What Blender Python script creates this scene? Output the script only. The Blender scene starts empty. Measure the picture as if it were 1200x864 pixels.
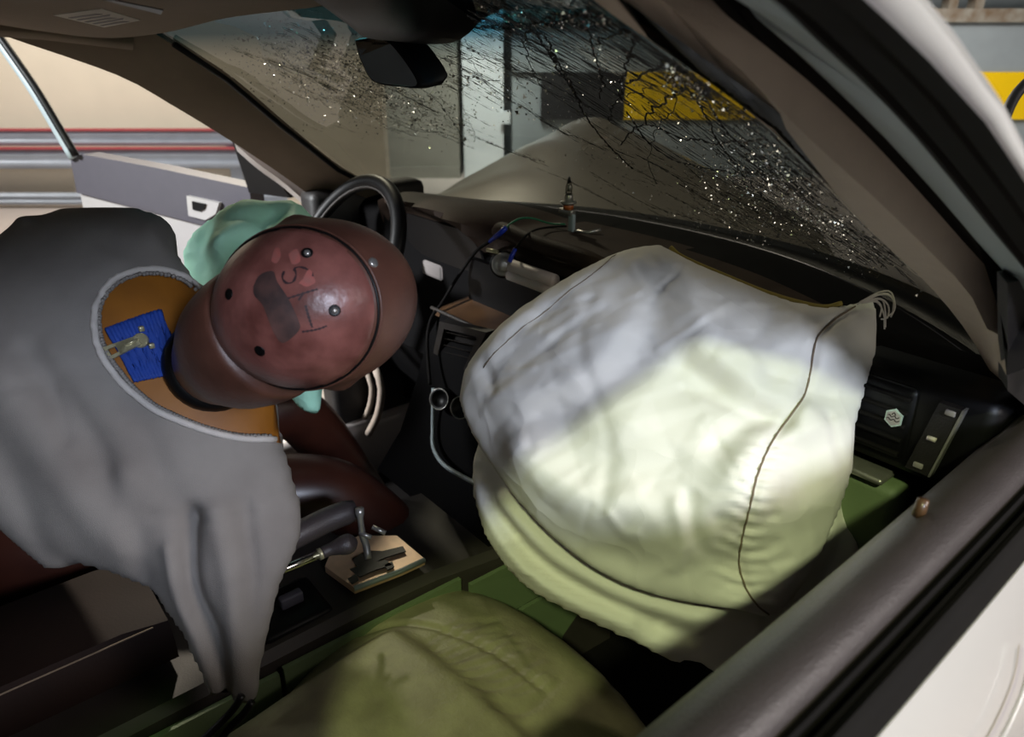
import bpy, bmesh, math, random
import numpy as np
from mathutils import Vector, Matrix, noise
SC = bpy.context.scene
# ------------------------------------------------------------------ camera
cd = bpy.data.cameras.new('camera'); cam = bpy.data.objects.new('camera', cd)
SC.collection.objects.link(cam); SC.camera = cam
cam.location = (.915, .07, 1.32); cam.rotation_euler = (math.radians(65.9), 0, math.radians(50.6))
cd.lens = 25.5; cd.sensor_width = 36; cd.clip_start = .01; cd.clip_end = 100
cd.dof.use_dof = True; cd.dof.focus_distance = .95; cd.dof.aperture_fstop = 5.6
# ------------------------------------------------------------------ world, lamps, exposure
w = bpy.data.worlds.new('hall_ambient'); SC.world = w; w.use_nodes = True
w.node_tree.nodes['Background'].inputs[0].default_value = (.75, .78, .9, 1)
w.node_tree.nodes['Background'].inputs[1].default_value = .055
SC.view_settings.view_transform = 'Standard'; SC.view_settings.look = 'None'
SC.view_settings.exposure = 0.0; SC.view_settings.gamma = 1; SC.view_settings.use_curve_mapping = False
HY = math.radians(50.6)                     # the hall stands at an angle to the car
def hall(R, D_, z):
    return Vector((.915 + R*math.cos(HY) - D_*math.sin(HY), .07 + R*math.sin(HY) + D_*math.cos(HY), z))
def lamp(name, loc, target, power, size, col, spread=180, shape='DISK'):
    l = bpy.data.lights.new(name, 'AREA'); l.energy = power; l.size = size; l.color = col; l.shape = shape
    l.spread = math.radians(spread)
    o = bpy.data.objects.new(name, l); SC.collection.objects.link(o); o.location = loc
    o.rotation_euler = (Vector(target)-Vector(loc)).to_track_quat('-Z', 'Y').to_euler(); return o
lamp('hall_lamp_green', (2.85, -1.92, 3.95), (.4, .6, .7), 14.5, .2, (.88, 1, .52), 70)
lamp('hall_lamp_cool', (3.3, -.2, 2.25), (.3, .4, 1.0), 19, .6, (.74, .82, 1), 90)
lamp('hall_lamp_side', (3.2, 1.9, 2.4), (.5, .6, .95), 27, 1.3, (1, .90, .86), 110)
lamp('hall_lamp_door', (-1.6, -1.6, 2.3), (-.9, .7, .9), 40, .4, (.95, .98, 1), 80)
lamp('hall_lamp_column', hall(-.3, 6.6, 3.4), hall(-.3, 8.0, .9), 60, .5, (.92, .98, 1), 60)
lamp('added_light_front', hall(-1.5, 5.4, 3.8), (0, .8, 1.1), 56, .25, (1, .9, .74), 80)  # light added ahead of the car to make the glass splinters sparkle
lamp('added_light_rear', hall(0, -2.6, 4.0), hall(0, -5, 1.2), 130, 1.5, (.95, .97, 1), 150)  # light added behind the view for the mirror's reflection and soft bounce
lamp('hall_lamp_left', hall(-3.6, 4.6, 3.6), hall(-4.2, 6.6, .7), 84, 1.2, (1, .95, .87), 150)
lamp('hall_lamp_far', hall(.6, 5.2, 4.0), hall(.6, 8.2, .8), 110, 1.5, (1, .97, .92), 150)
lamp('hall_lamp_right', hall(3.2, 4.0, 3.5), hall(3.4, 7.8, 1.0), 100, 1.0, (1, .97, .95), 140)
# ------------------------------------------------------------------ measured coordinates (metres, car frame)
D = {
"ws_rail":[[0.68,0.975,0.975],[0.67,0.876,1.052],[0.655,0.787,1.116],[0.63,0.707,1.172],[0.59,0.59,1.262],[0.54,0.46,1.34],[0.52,0.41,1.37]],
"cracks":[[[0.5482,0.7904],[0.4542,0.7482],[0.3668,0.6951],[0.2884,0.6385],[0.2892,0.6179]],[[0.5414,0.8017],[0.4731,0.7669],[0.3862,0.7167],[0.2993,0.6493],[0.2207,0.579],[0.1861,0.5278],[0.1596,0.4647],[0.1245,0.3746]],[[0.422,0.7838],[0.5466,0.8097],[0.6471,0.8219],[0.7822,0.8312],[0.9259,0.8276],[0.9875,0.8259]],[[0.6171,0.8099],[0.7736,0.8246],[0.9197,0.8364]],[[0.8171,0.8117],[0.6712,0.7646],[0.5263,0.7049],[0.384,0.6455]],[[0.7332,0.785],[0.8933,0.803],[1.0,0.8065],[0.848,0.7725],[0.7005,0.734],[0.5684,0.689],[0.4804,0.6532]],[[0.5012,0.6603],[0.3973,0.6272],[0.3087,0.5833]],[[0.422,0.7838],[0.297,0.7295],[0.2091,0.6756],[0.1933,0.6531]],[[0.607,0.6978],[0.8224,0.7397],[1.0,0.7707]],[[0.5205,0.6619],[0.7352,0.7039],[0.9864,0.746]],[[1.0,0.8065],[0.9859,0.7742],[0.9627,0.7385],[0.928,0.6885],[0.9426,0.6358]],[[0.9826,0.7557],[1.0,0.7453],[0.9991,0.6862],[0.9988,0.628]],[[0.8933,0.7272],[0.6784,0.6552],[0.4896,0.5878],[0.2781,0.4645],[0.1382,0.2917]],[[0.8846,0.7192],[0.7719,0.6433],[0.6766,0.5413],[0.6115,0.3866]],[[0.8752,0.7211],[0.6002,0.6468],[0.39,0.5753],[0.2297,0.5086]],[[0.9362,0.7317],[0.809,0.6336],[0.8422,0.5777],[0.8989,0.5197]],[[0.4412,0.6215],[0.3807,0.5414],[0.4227,0.4855],[0.6307,0.5116],[0.8606,0.5579]],[[0.4553,0.6034],[0.5652,0.5788],[0.746,0.5992],[0.9614,0.6461]],[[0.2444,0.4765],[0.285,0.381],[0.2844,0.2509],[0.3984,0.2094]],[[-0.1465,0.7249],[0.048,0.737],[0.1653,0.7192],[0.2399,0.6772]],[[0.3212,0.8316],[0.3776,0.8136],[0.4701,0.7895]],[[0.4922,0.8911],[0.49,0.8461],[0.5078,0.8097]],[[0.2173,0.83],[0.3097,0.8106],[0.4615,0.8098]],[[-0.234,0.6764],[-0.0824,0.6807],[0.0487,0.6679]],[[-0.0416,0.707],[-0.0366,0.6771],[-0.031,0.6257],[0.0033,0.5967],[0.0196,0.5353],[0.1039,0.5052]],[[-0.3474,0.6428],[-0.3446,0.6035],[-0.3873,0.5307],[-0.4889,0.3826]],[[-0.388,0.4603],[-0.3364,0.3624],[-0.253,0.3153]],[[-0.4213,0.6958],[-0.4613,0.6132],[-0.4025,0.5876]],[[0.1723,0.7826],[0.037,0.716],[-0.0271,0.6649],[-0.0691,0.6043]],[[0.2032,0.7203],[0.1388,0.7514],[0.0757,0.7828],[-0.0657,0.7725]],[[0.1896,0.6529],[0.2892,0.6179],[0.3504,0.5705]],[[0.3282,0.7737],[0.4325,0.7531],[0.4777,0.7056],[0.4819,0.6588]],[[0.6099,0.7865],[0.5654,0.7258],[0.589,0.6907]],[[-0.0067,0.6907],[-0.2116,0.622],[-0.3155,0.5353],[-0.4234,0.419]],[[-0.8186,0.7589],[-0.7447,0.7123],[-0.6851,0.6086]],[[-0.6789,0.7688],[-0.7331,0.6811],[-0.8378,0.5766]],[[-0.6638,0.5793],[-0.664,0.474],[-0.4948,0.4631]],[[-0.11,0.297],[-0.048,0.1216],[0.1477,0.0929]],[[-0.3105,0.2545],[-0.2046,0.0907],[-0.054,0.0033]],[[0.4227,0.4855],[0.4028,0.3155],[0.5891,0.2996],[0.7922,0.3264],[0.9431,0.3188]],[[0.6766,0.5413],[0.8173,0.5295],[0.8917,0.4718],[0.9079,0.3293]],[[0.1228,0.2417],[0.2252,0.1114],[0.4992,0.1529],[0.7924,0.2593]]],
"sparks":[[[-0.7326,0.7562],[-0.5286,0.7099],[0.1278,-0.0016],[-0.1215,-0.0769],130],[[-0.6303,0.7253],[-0.5509,0.6387],[0.1306,0.0005],[-0.1078,-0.075],260],[[-0.5623,0.6521],[-0.5471,0.5527],[0.1165,0.0033],[-0.0741,-0.0556],240],[[-0.5681,0.5366],[-0.4331,0.4956],[0.1029,0.0061],[-0.0677,-0.0692],80],[[-0.8842,0.6074],[-0.7801,0.5294],[0.1143,0.0019],[-0.0696,-0.0673],30],[[0.49,0.8179],[0.6743,0.8247],[0.118,-0.0002],[-0.0914,-0.0257],110],[[0.7028,0.8316],[0.9956,0.826],[0.0806,0.0003],[-0.0456,-0.0104],80],[[0.8171,0.8117],[0.4138,0.6573],[0.0406,0.002],[-0.1184,-0.0428],40],[[0.502,0.7762],[0.2509,0.6148],[0.0472,0.0026],[-0.0902,-0.0395],30],[[0.2032,0.7203],[0.1666,0.5255],[0.0949,0.0066],[-0.0689,-0.0391],35],[[0.9273,0.7575],[0.9924,0.7315],[0.0405,0.0091],[-0.0719,-0.0238],200],[[0.871,0.6877],[0.8422,0.5777],[0.1505,0.0267],[-0.0922,-0.0518],120],[[0.6766,0.5413],[0.8592,0.5411],[0.1841,0.0469],[-0.0653,-0.0458],360],[[0.4495,0.396],[0.8209,0.4449],[0.2399,0.1102],[-0.1083,-0.1203],500],[[0.7612,0.4605],[0.9079,0.3293],[0.171,0.1156],[-0.0875,-0.1118],420],[[0.2099,0.2009],[0.5255,0.1865],[0.1682,0.0791],[-0.0507,-0.0607],320],[[0.0757,0.4812],[0.1508,0.2036],[0.1734,0.0521],[-0.118,-0.1247],90],[[0.3662,0.8275],[0.0165,0.6328],[0.0529,0.0011],[-0.1746,-0.0751],50],[[-0.2642,0.6701],[0.0985,0.6033],[0.1143,0.0054],[-0.1051,-0.0612],40],[[0.4607,0.6235],[0.5652,0.5788],[0.1198,0.0155],[-0.0912,-0.0532],60]],
"ap1":[[0.59,-1,1.38],[0.6,-0.4,1.39],[0.6,0.1,1.385],[0.59,0.28,1.375],[0.553,0.467,1.361],[0.575,0.496,1.334],[0.594,0.531,1.308],[0.629,0.586,1.256],[0.649,0.635,1.221],[0.675,0.704,1.17],[0.7,0.778,1.113],[0.729,0.8,1.054]],
"ap2":[[0.61,-1.0,1.352],[0.624,-0.5,1.3760000000000001],[0.63,-0.1,1.3780000000000001],[0.63,0.12,1.372],[0.572,0.491,1.364],[0.585,0.508,1.346],[0.621,0.584,1.296],[0.651,0.653,1.245],[0.692,0.755,1.163],[0.714,0.819,1.11],[0.748,0.753,1.062]],
"ap3":[[0.635,-1.0,1.352],[0.649,-0.5,1.3760000000000001],[0.655,-0.1,1.3780000000000001],[0.655,0.12,1.372],[0.587,0.498,1.363],[0.6,0.517,1.346],[0.628,0.568,1.308],[0.658,0.63,1.26],[0.685,0.688,1.212],[0.707,0.741,1.168],[0.721,0.791,1.135]],
"ap4":[[0.6799999999999999,-1.0,1.346],[0.694,-0.5,1.37],[0.7,-0.1,1.372],[0.7,0.12,1.366],[0.644,0.453,1.357],[0.655,0.469,1.343],[0.676,0.514,1.313],[0.698,0.559,1.279],[0.716,0.594,1.248],[0.743,0.655,1.195],[0.755,0.693,1.167],[0.772,0.746,1.123],[0.796,0.846,1.044]],
"ap5":[[0.738,-1.0,1.338],[0.752,-0.5,1.362],[0.758,-0.1,1.364],[0.758,0.12,1.358],[0.734,0.391,1.348],[0.74,0.411,1.337],[0.749,0.444,1.321],[0.757,0.474,1.303],[0.764,0.511,1.284],[0.777,0.557,1.249],[0.787,0.611,1.213],[0.803,0.712,1.144]],
"ap6":[[0.752,-1.0,1.337],[0.766,-0.5,1.361],[0.772,-0.1,1.363],[0.772,0.12,1.357],[0.751,0.388,1.348],[0.757,0.406,1.337],[0.762,0.424,1.325],[0.77,0.454,1.308],[0.778,0.482,1.286],[0.785,0.52,1.263],[0.795,0.579,1.226],[0.809,0.694,1.153]],
"lp_in":[[-0.53,0.428,1.361],[-0.545,0.499,1.316],[-0.575,0.591,1.256],[-0.605,0.701,1.162],[-0.645,0.836,1.057],[-0.685,0.975,0.981],[-0.7,1.043,0.934]],
"lp_out":[[-0.6,0.19,1.368],[-0.61,0.25,1.335],[-0.64,0.417,1.269],[-0.67,0.509,1.213],[-0.71,0.628,1.132],[-0.75,0.747,1.044],[-0.78,0.869,0.944]],
"bagF":[[0.4532,0.701,0.8825],[0.8093,0.5874,-0.0],[-0.3622,0.499,0.7873],[0.4624,-0.6371,0.6166]],
"bag_front":[[-0.0423,0.2515],[-0.0193,0.2378],[0.0407,0.2135],[0.0981,0.1934],[0.1527,0.1849],[0.1906,0.1937],[0.2091,0.2029],[0.2168,0.1767],[0.2157,0.1344],[0.206,0.0818],[0.1985,0.0455],[0.1977,0.0058],[0.1922,-0.029],[0.1808,-0.0689],[0.1654,-0.1135],[0.1415,-0.1589],[0.1204,-0.178],[0.0931,-0.1773],[0.028,-0.1783],[-0.0305,-0.1721],[-0.0825,-0.1555],[-0.1385,-0.1243],[-0.1871,-0.086],[-0.2242,-0.0485],[-0.2556,-0.0108],[-0.2737,0.0264],[-0.2718,0.061],[-0.2637,0.0816],[-0.2425,0.1141],[-0.2033,0.158],[-0.1422,0.2083],[-0.0903,0.2398]],
"bag_rel":[[[[-0.0357,0.2402],[-0.0086,0.1842],[0.0296,0.1098],[0.072,0.0821]],0.016,0.024],[[[-0.068,0.1907],[-0.0391,0.1249],[0.0036,0.0637]],-0.012,0.04],[[[-0.2629,0.0174],[-0.1922,0.0147],[-0.1338,0.0282],[-0.0881,0.0642],[-0.0626,0.117],[-0.0608,0.1567]],0.01,0.022],[[[-0.2454,-0.004],[-0.1783,-0.0034],[-0.1159,0.0152],[-0.0628,0.0562],[-0.0391,0.1249]],-0.008,0.02],[[[-0.2164,0.0957],[-0.1657,0.1355],[-0.1161,0.1808],[-0.0768,0.2194]],-0.006,0.012],[[[-0.2362,0.0764],[-0.207,0.1083],[-0.1608,0.1014]],0.008,0.018],[[[0.003,0.0691],[0.056,0.0382],[0.1107,0.0193]],-0.01,0.014],[[[0.0166,0.0867],[0.0741,0.056],[0.1278,0.0469]],0.008,0.014],[[[0.0455,-0.0095],[0.0862,0.0264],[0.1365,0.0583],[0.1958,0.0836]],-0.009,0.014],[[[0.0621,-0.0325],[0.0976,0.0025],[0.1523,0.0297],[0.1888,0.0393]],0.008,0.014],[[[-0.1713,-0.0489],[-0.1021,-0.0862],[-0.0202,-0.0903],[0.0466,-0.0745],[0.0917,-0.0433]],0.03,0.034],[[[-0.1278,-0.1257],[-0.0532,-0.1488],[0.0351,-0.1536],[0.1003,-0.1521]],-0.012,0.026],[[[-0.1183,-0.1192],[-0.0348,-0.1361],[0.0422,-0.1286],[0.0966,-0.1056]],-0.008,0.024],[[[0.0083,-0.0801],[0.0219,-0.1174],[0.0148,-0.1426]],0.005,0.008],[[[0.0218,-0.0682],[0.0361,-0.1151],[0.0801,-0.132]],-0.005,0.008],[[[-0.0594,-0.0982],[-0.0422,-0.1156],[-0.0273,-0.1152]],0.004,0.005],[[[0.1551,0.1441],[0.1855,0.1052],[0.2012,0.066]],-0.006,0.014],[[[0.1152,0.1619],[0.1373,0.121],[0.1803,0.115]],0.006,0.014],[[[0.0948,0.1709],[0.0792,0.115],[0.093,0.0635]],-0.006,0.018],[[[0.161,0.0409],[0.1772,-0.0019],[0.1875,-0.0249]],-0.006,0.008],[[[0.0741,-0.0606],[0.1395,-0.0608],[0.178,-0.0165]],0.006,0.022],[[[0.0596,-0.1114],[0.0837,-0.1191],[0.1149,-0.1028]],-0.004,0.006],[[[0.0659,-0.1296],[0.0877,-0.1336],[0.1294,-0.1146]],-0.004,0.006],[[[0.0527,-0.0883],[0.0788,-0.094],[0.1082,-0.0751]],-0.004,0.006],[[[0.0725,-0.1521],[0.0984,-0.1524],[0.1395,-0.1289]],-0.004,0.006],[[[-0.1139,0.1635],[-0.1128,0.0726],[-0.0705,-0.0091],[-0.0654,-0.091]],-0.003,0.01],[[[-0.256,0.057],[-0.2389,0.0248]],0.004,0.008],[[[-0.2409,0.0701],[-0.2166,0.0274]],-0.004,0.007]],
"bag_seam":[[0.1909,0.1883],[0.1637,0.161],[0.1417,0.1268],[0.1374,0.0894],[0.1333,0.063],[0.119,0.0356],[0.098,-0.0025],[0.0842,-0.0444],[0.0803,-0.0889],[0.0812,-0.1223],[0.0908,-0.149],[0.106,-0.1677],[0.1203,-0.1762]],
"bag_seam2":[[-0.0921,0.2361],[-0.1271,0.1799],[-0.176,0.1287],[-0.2149,0.0866],[-0.239,0.0588]],
"bag_edge":[[-0.0308,0.2452],[-0.0135,0.2324],[0.0409,0.2112],[0.0983,0.1912],[0.153,0.1806],[0.1766,0.1871]],
"flapF":[[0.4289,0.7499,0.7489],[0.8262,0.5633,-0.0],[-0.3195,0.4686,0.8236],[0.464,-0.6805,0.5671]],
"bag_back":[[-0.2458,0.1196],[-0.2739,0.0718],[-0.2879,0.0324],[-0.28,-0.012],[-0.2599,-0.0607],[-0.2309,-0.0972],[-0.182,-0.1324],[-0.1047,-0.1559],[-0.0341,-0.1725],[0.0227,-0.1875],[0.0454,-0.1795],[0.0869,-0.1916],[0.1255,-0.1659],[0.1671,-0.1232],[0.2259,-0.0266],[0.2248,0.0134],[0.211,0.0618],[0.2123,0.1224],[0.1619,0.2299],[0.0375,0.2642],[-0.1316,0.1963]],
"flap_rel":[[[[-0.2729,-0.0084],[-0.2123,-0.0822],[-0.1327,-0.1254],[-0.0376,-0.146]],0.016,0.0131],[[[-0.2464,-0.0285],[-0.1746,-0.0872],[-0.0985,-0.119],[0.0289,-0.149]],-0.022,0.0131],[[[-0.2219,-0.0245],[-0.1395,-0.081],[-0.0536,-0.1105],[0.0254,-0.1195],[0.1099,-0.1137]],0.02,0.0153],[[[-0.2294,-0.0911],[-0.2132,-0.0765],[-0.1971,-0.0619]],-0.006,0.0055],[[[-0.1956,-0.1084],[-0.1593,-0.1076]],0.004,0.0044],[[[0.0051,-0.1322],[-0.0037,-0.1501],[0.019,-0.1563]],-0.006,0.0055],[[[0.2083,0.045],[0.2067,0.0018],[0.1863,-0.0548]],-0.012,0.0109]],
"shirtF":[[-0.0195,0.2571,0.9223],[0.5574,0.8302,-0.0],[-0.4478,0.3006,0.8421],[0.6991,-0.4694,0.5393]],
"shirt":[[-0.3649,0.1129],[-0.287,0.1607],[-0.2157,0.1781],[-0.1958,0.2005],[-0.1776,0.2163],[-0.1653,0.2241],[-0.1524,0.2192],[-0.1284,0.2327],[-0.0694,0.2361],[-0.0172,0.2291],[0.0049,0.2145],[0.0117,0.1978],[0.0086,0.1838],[0.0242,0.1577],[0.0464,0.1224],[0.0716,0.0917],[0.1064,0.0405],[0.1367,-0.0113],[0.1472,-0.0747],[0.1576,-0.1144],[0.1721,-0.171],[0.1664,-0.213],[0.1462,-0.2555],[0.1357,-0.2958],[0.1223,-0.3534],[0.1161,-0.3926],[0.0929,-0.3928],[0.0828,-0.3763],[0.0647,-0.3848],[0.0544,-0.3584],[0.0307,-0.3069],[0.0173,-0.2879],[-0.0005,-0.2564],[-0.0464,-0.2331],[-0.0899,-0.2182],[-0.1317,-0.2197],[-0.1888,-0.1612],[-0.2495,-0.1321],[-0.3492,-0.101]],
"neckline":[[0.0605,0.1162],[0.0354,0.1366],[0.0083,0.1374],[-0.0152,0.1312],[-0.0342,0.1157],[-0.0421,0.091],[-0.0404,0.0628],[-0.0301,0.0289],[-0.0083,-0.0085],[0.0217,-0.0394],[0.0535,-0.0572],[0.0854,-0.0707],[0.1172,-0.0787],[0.1514,-0.0804],[0.2256,-0.0318],[0.1502,0.096]],
"neckcurve":[[0.0474,0.1247],[0.0321,0.1355],[0.0083,0.1374],[-0.0152,0.1312],[-0.0342,0.1157],[-0.0421,0.091],[-0.0404,0.0628],[-0.0301,0.0289],[-0.0083,-0.0085],[0.0217,-0.0394],[0.0535,-0.0572],[0.0854,-0.0707],[0.1172,-0.0787],[0.1461,-0.079]],
"jacketkeep":[[0.0754,0.168],[0.0078,0.1698],[-0.0455,0.1424],[-0.0707,0.0919],[-0.0639,0.0358],[-0.0309,-0.0261],[0.0222,-0.072],[0.0855,-0.1021],[0.165,-0.1278],[0.2475,-0.0328],[0.1615,0.1305]],
"shirt_rel":[[[[0.0598,-0.1647],[0.0554,-0.2477],[0.0743,-0.3099],[0.0817,-0.3703]],-0.022,0.0109],[[[0.091,-0.1665],[0.1017,-0.2506],[0.109,-0.3723]],0.012,0.0153],[[[0.0395,-0.2054],[0.0433,-0.2673],[0.0665,-0.3593]],0.012,0.0109],[[[0.1172,-0.1573],[0.1224,-0.2312],[0.1172,-0.2926]],-0.008,0.0088],[[[-0.1053,0.0263],[-0.0402,-0.0744],[-0.0074,-0.161],[-0.0009,-0.2339]],-0.01,0.0175],[[[-0.1355,0.0056],[-0.0808,-0.0938],[-0.0376,-0.1801]],0.01,0.0263],[[[0.0104,0.0106],[-0.0737,0.014],[-0.1543,-0.0369]],0.01,0.0438],[[[-0.0082,-0.1187],[-0.0117,-0.2024]],0.01,0.0175],[[[0.0058,-0.0332],[0.0333,-0.1209],[0.0546,-0.1644]],-0.005,0.0175],[[[-0.0462,0.1713],[-0.0134,0.1472],[-0.0445,0.1024]],-0.006,0.0153],[[[0.0184,-0.1624],[0.065,-0.1714],[0.1382,-0.1712],[0.1646,-0.1706]],-0.003,0.0055],[[[-0.0831,-0.0184],[-0.066,-0.0732]],-0.006,0.0077],[[[-0.1345,-0.0216],[-0.0628,-0.0029],[0.0106,-0.0004]],-0.003,0.0066],[[[-0.164,-0.0471],[-0.1309,-0.1124],[-0.1177,-0.1961]],-0.008,0.0219],[[[0.0069,0.2227],[-0.0036,0.1993],[0.0076,0.1815]],0.012,0.0109],[[[-0.1693,0.2184],[-0.1541,0.2111]],0.012,0.0109]],
"tape":[[-0.0296,0.0545],[0.0231,0.082],[0.032,0.059],[0.0396,0.0509],[0.0442,0.0204],[0.0519,0.0012],[0.0054,-0.0102]],
"tape_u":[[0.0049,0.022],[0.0525,0.0481]],
"zip":[[-0.0245,0.0154],[-0.0174,0.0284],[0.0046,0.0398],[0.0332,0.0488]],
"mintF":[[-0.2167,0.4563,0.9579],[0.5547,0.8321,-0.0],[-0.3514,0.2343,0.9064],[0.7542,-0.5028,0.4224]],
"mint":[[-0.1035,0.0415],[-0.0917,0.0782],[-0.0654,0.1092],[-0.0219,0.1345],[0.0253,0.1432],[0.0725,0.1395],[0.095,0.1223],[0.1442,0.0514],[0.153,-0.0745],[0.1095,-0.1423],[0.106,-0.163],[0.0963,-0.2027],[0.067,-0.1917],[0.0414,-0.1533],[-0.0112,-0.1236],[-0.0555,-0.0601],[-0.0761,-0.0045]],
"head_c":[0.2419,0.3643,1.0758],
"head_axes":[[0.6948,0.6644,0.2752],[0.3496,0.0224,-0.9366],[0.6285,-0.747,0.2167]],
"bolts":[[0.398,-0.5427,0.7396],[0.5423,0.1026,0.8339],[-0.3644,-0.328,0.8715],[-0.2044,0.3245,0.9235]],
"bolt_top":[0.8502,-0.2923,0.4379],
"marks":[[[0.2131,-0.4143,0.8848],[0.1959,-0.3495,0.9162],[0.2282,-0.2875,0.9302],[0.2861,-0.2877,0.914],[0.3121,-0.3586,0.8798],[0.2997,-0.4148,0.8592],[0.3484,-0.4175,0.8392],[0.4147,-0.3619,0.8349],[0.4374,-0.2933,0.8501],[0.4053,-0.2331,0.884]],[[0.2149,-0.1328,0.9676],[0.4618,-0.1528,0.8737]],[[0.3539,-0.1521,0.9228],[0.3011,-0.0886,0.9495]],[[0.3439,-0.0211,0.9388],[0.3411,0.1062,0.934],[0.3362,0.2176,0.9163]],[[0.2443,0.2347,0.9409],[0.3682,0.2481,0.896],[0.4464,0.2378,0.8627]]],
"tape_mark":[[-0.0807,-0.3388,0.9374],[-0.008,-0.442,0.897],[0.1144,-0.4429,0.8893],[0.1491,-0.3281,0.9328],[0.2219,-0.1307,0.9663],[0.253,0.1146,0.9607],[0.2206,0.2174,0.9508],[0.0484,0.3007,0.9525],[0.0092,0.1925,0.9813],[0.0044,0.0598,0.9982],[-0.0151,-0.1268,0.9918],[-0.0807,-0.2508,0.9647]],
"redmark":[[[0.0933,-0.5537,0.8275],[0.1066,-0.6731,0.7318],[0.1462,-0.6706,0.7273],[0.1755,-0.5827,0.7935],[0.1433,-0.5132,0.8462]],[[0.3256,-0.2581,0.9096],[0.4125,-0.3188,0.8534],[0.4584,-0.2337,0.8575],[0.3883,-0.2032,0.8989]],[[0.3638,-0.2989,0.8822],[0.415,-0.3706,0.8309],[0.4385,-0.3105,0.8434]],[[0.2423,-0.5807,0.7772],[0.309,-0.6138,0.7265],[0.3477,-0.479,0.806],[0.2854,-0.4628,0.8393]]],
"neck0":[0.068,0.302,0.968],
"neck1":[0.155,0.311,1.017],
"neck2":[0.197,0.331,1.044],
"mirror_face":[[-0.033,0.58,1.324],[0.001,0.6,1.327],[0.021,0.611,1.314],[0.047,0.626,1.272],[0.021,0.611,1.269],[-0.012,0.591,1.275],[-0.026,0.583,1.299]],
"hood":[[[-1.351,1.42,0.82],[-0.917,1.42,0.863],[-0.544,1.42,0.893],[-0.21,1.42,0.901],[0.117,1.42,0.89],[0.318,1.42,0.894]],[[-1.423,1.62,0.791],[-1.087,1.62,0.912],[-0.765,1.62,0.953],[-0.45,1.62,0.945],[-0.109,1.62,0.9],[0.172,1.62,0.875]],[[-1.769,1.85,0.716],[-1.467,1.85,0.858],[-1.063,1.85,1.01],[-0.681,1.85,1.018],[-0.367,1.85,0.979],[-0.037,1.85,0.901]],[[-1.92,1.95,0.686],[-1.49,2.0,0.875],[-1.1,2.05,1.07],[-0.821,2.0,1.056],[-0.58,2.0,0.998],[-0.256,2.0,0.892]]],
"thread":[[[0.57,0.846,1.058],[0.577,0.859,1.064],[0.586,0.874,1.069],[0.594,0.878,1.062],[0.598,0.874,1.048]],[[0.572,0.849,1.059],[0.579,0.864,1.067],[0.589,0.876,1.067],[0.597,0.878,1.057],[0.598,0.871,1.045]],[[0.572,0.849,1.059],[0.579,0.86,1.062],[0.586,0.869,1.062],[0.592,0.868,1.051],[0.598,0.863,1.035]],[[0.572,0.851,1.06],[0.583,0.866,1.064],[0.592,0.872,1.057],[0.596,0.868,1.045],[0.592,0.862,1.043]],[[0.572,0.851,1.06],[0.581,0.863,1.062],[0.588,0.866,1.055],[0.59,0.862,1.045]],[[0.571,0.849,1.06],[0.581,0.868,1.07],[0.59,0.878,1.07],[0.598,0.876,1.053],[0.594,0.865,1.043]],[[0.573,0.85,1.059],[0.583,0.864,1.06],[0.592,0.866,1.048],[0.598,0.862,1.033]]],
"cable_out":[[0.627,1.055,1.305],[0.625,1.023,1.288],[0.624,0.995,1.274],[0.627,0.971,1.259],[0.633,0.948,1.24],[0.64,0.932,1.231]],
"red_tape":[[0.65,0.917,1.228],[0.657,0.92,1.22],[0.665,0.922,1.21]],
"mint_wire":[[-0.114,1.05,0.997],[-0.146,1.04,0.994],[-0.174,1.02,1.002],[-0.167,0.98,1.009],[-0.155,0.945,1.006],[-0.115,0.9,1.01]],
"blue1":[[-0.113,0.9,1.012],[-0.124,0.895,1.001],[-0.162,0.9,0.977]],
"blk_wire":[[-0.109,1.05,0.994],[-0.123,1.02,0.994],[-0.109,0.97,0.999],[-0.057,0.9,1.008],[-0.066,0.89,0.991],[-0.074,0.888,0.982]],
"blue2":[[-0.071,0.888,0.984],[-0.074,0.882,0.971],[-0.072,0.875,0.961]],
"long_cable":[[-0.159,0.9,0.979],[-0.201,0.9,0.953],[-0.231,0.89,0.915],[-0.249,0.87,0.874],[-0.244,0.84,0.845],[-0.238,0.81,0.823],[-0.21,0.78,0.797],[-0.18,0.76,0.758],[-0.146,0.74,0.731]],
"plug":[-0.102,0.885,0.948],
"plug_cyl":[[-0.086,0.892,0.947],[-0.027,0.893,0.946],[0.028,0.894,0.945]],
"sail":[[0.742,0.708,1.151],[0.742,0.812,1.14],[0.742,1.003,0.923],[0.742,0.796,1.032]],
"stack":[[[-0.295,0.97,0.924],[0.054,0.97,0.982]],[[-0.255,0.83,0.832],[0.004,0.83,0.839]],[[-0.204,0.8,0.794],[0.026,0.8,0.833]],[[-0.165,0.76,0.718],[0.097,0.76,0.783]]],
"vent":[[-0.165,0.795,0.825],[-0.059,0.795,0.841],[-0.104,0.795,0.762],[-0.197,0.795,0.745]],
"knobs":[[-0.122,0.75,0.705],[-0.053,0.75,0.714]],
"stack_strip":[[-0.15,0.75,0.718],[-0.128,0.73,0.65],[-0.098,0.71,0.624],[-0.034,0.69,0.625],[0.074,0.66,0.663],[0.148,0.64,0.692]],
"gate":[[0.097,0.434,0.572],[0.024,0.422,0.572],[-0.004,0.447,0.572],[-0.012,0.5,0.572],[0.028,0.55,0.572],[0.108,0.553,0.572],[0.107,0.51,0.572]],
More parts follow.
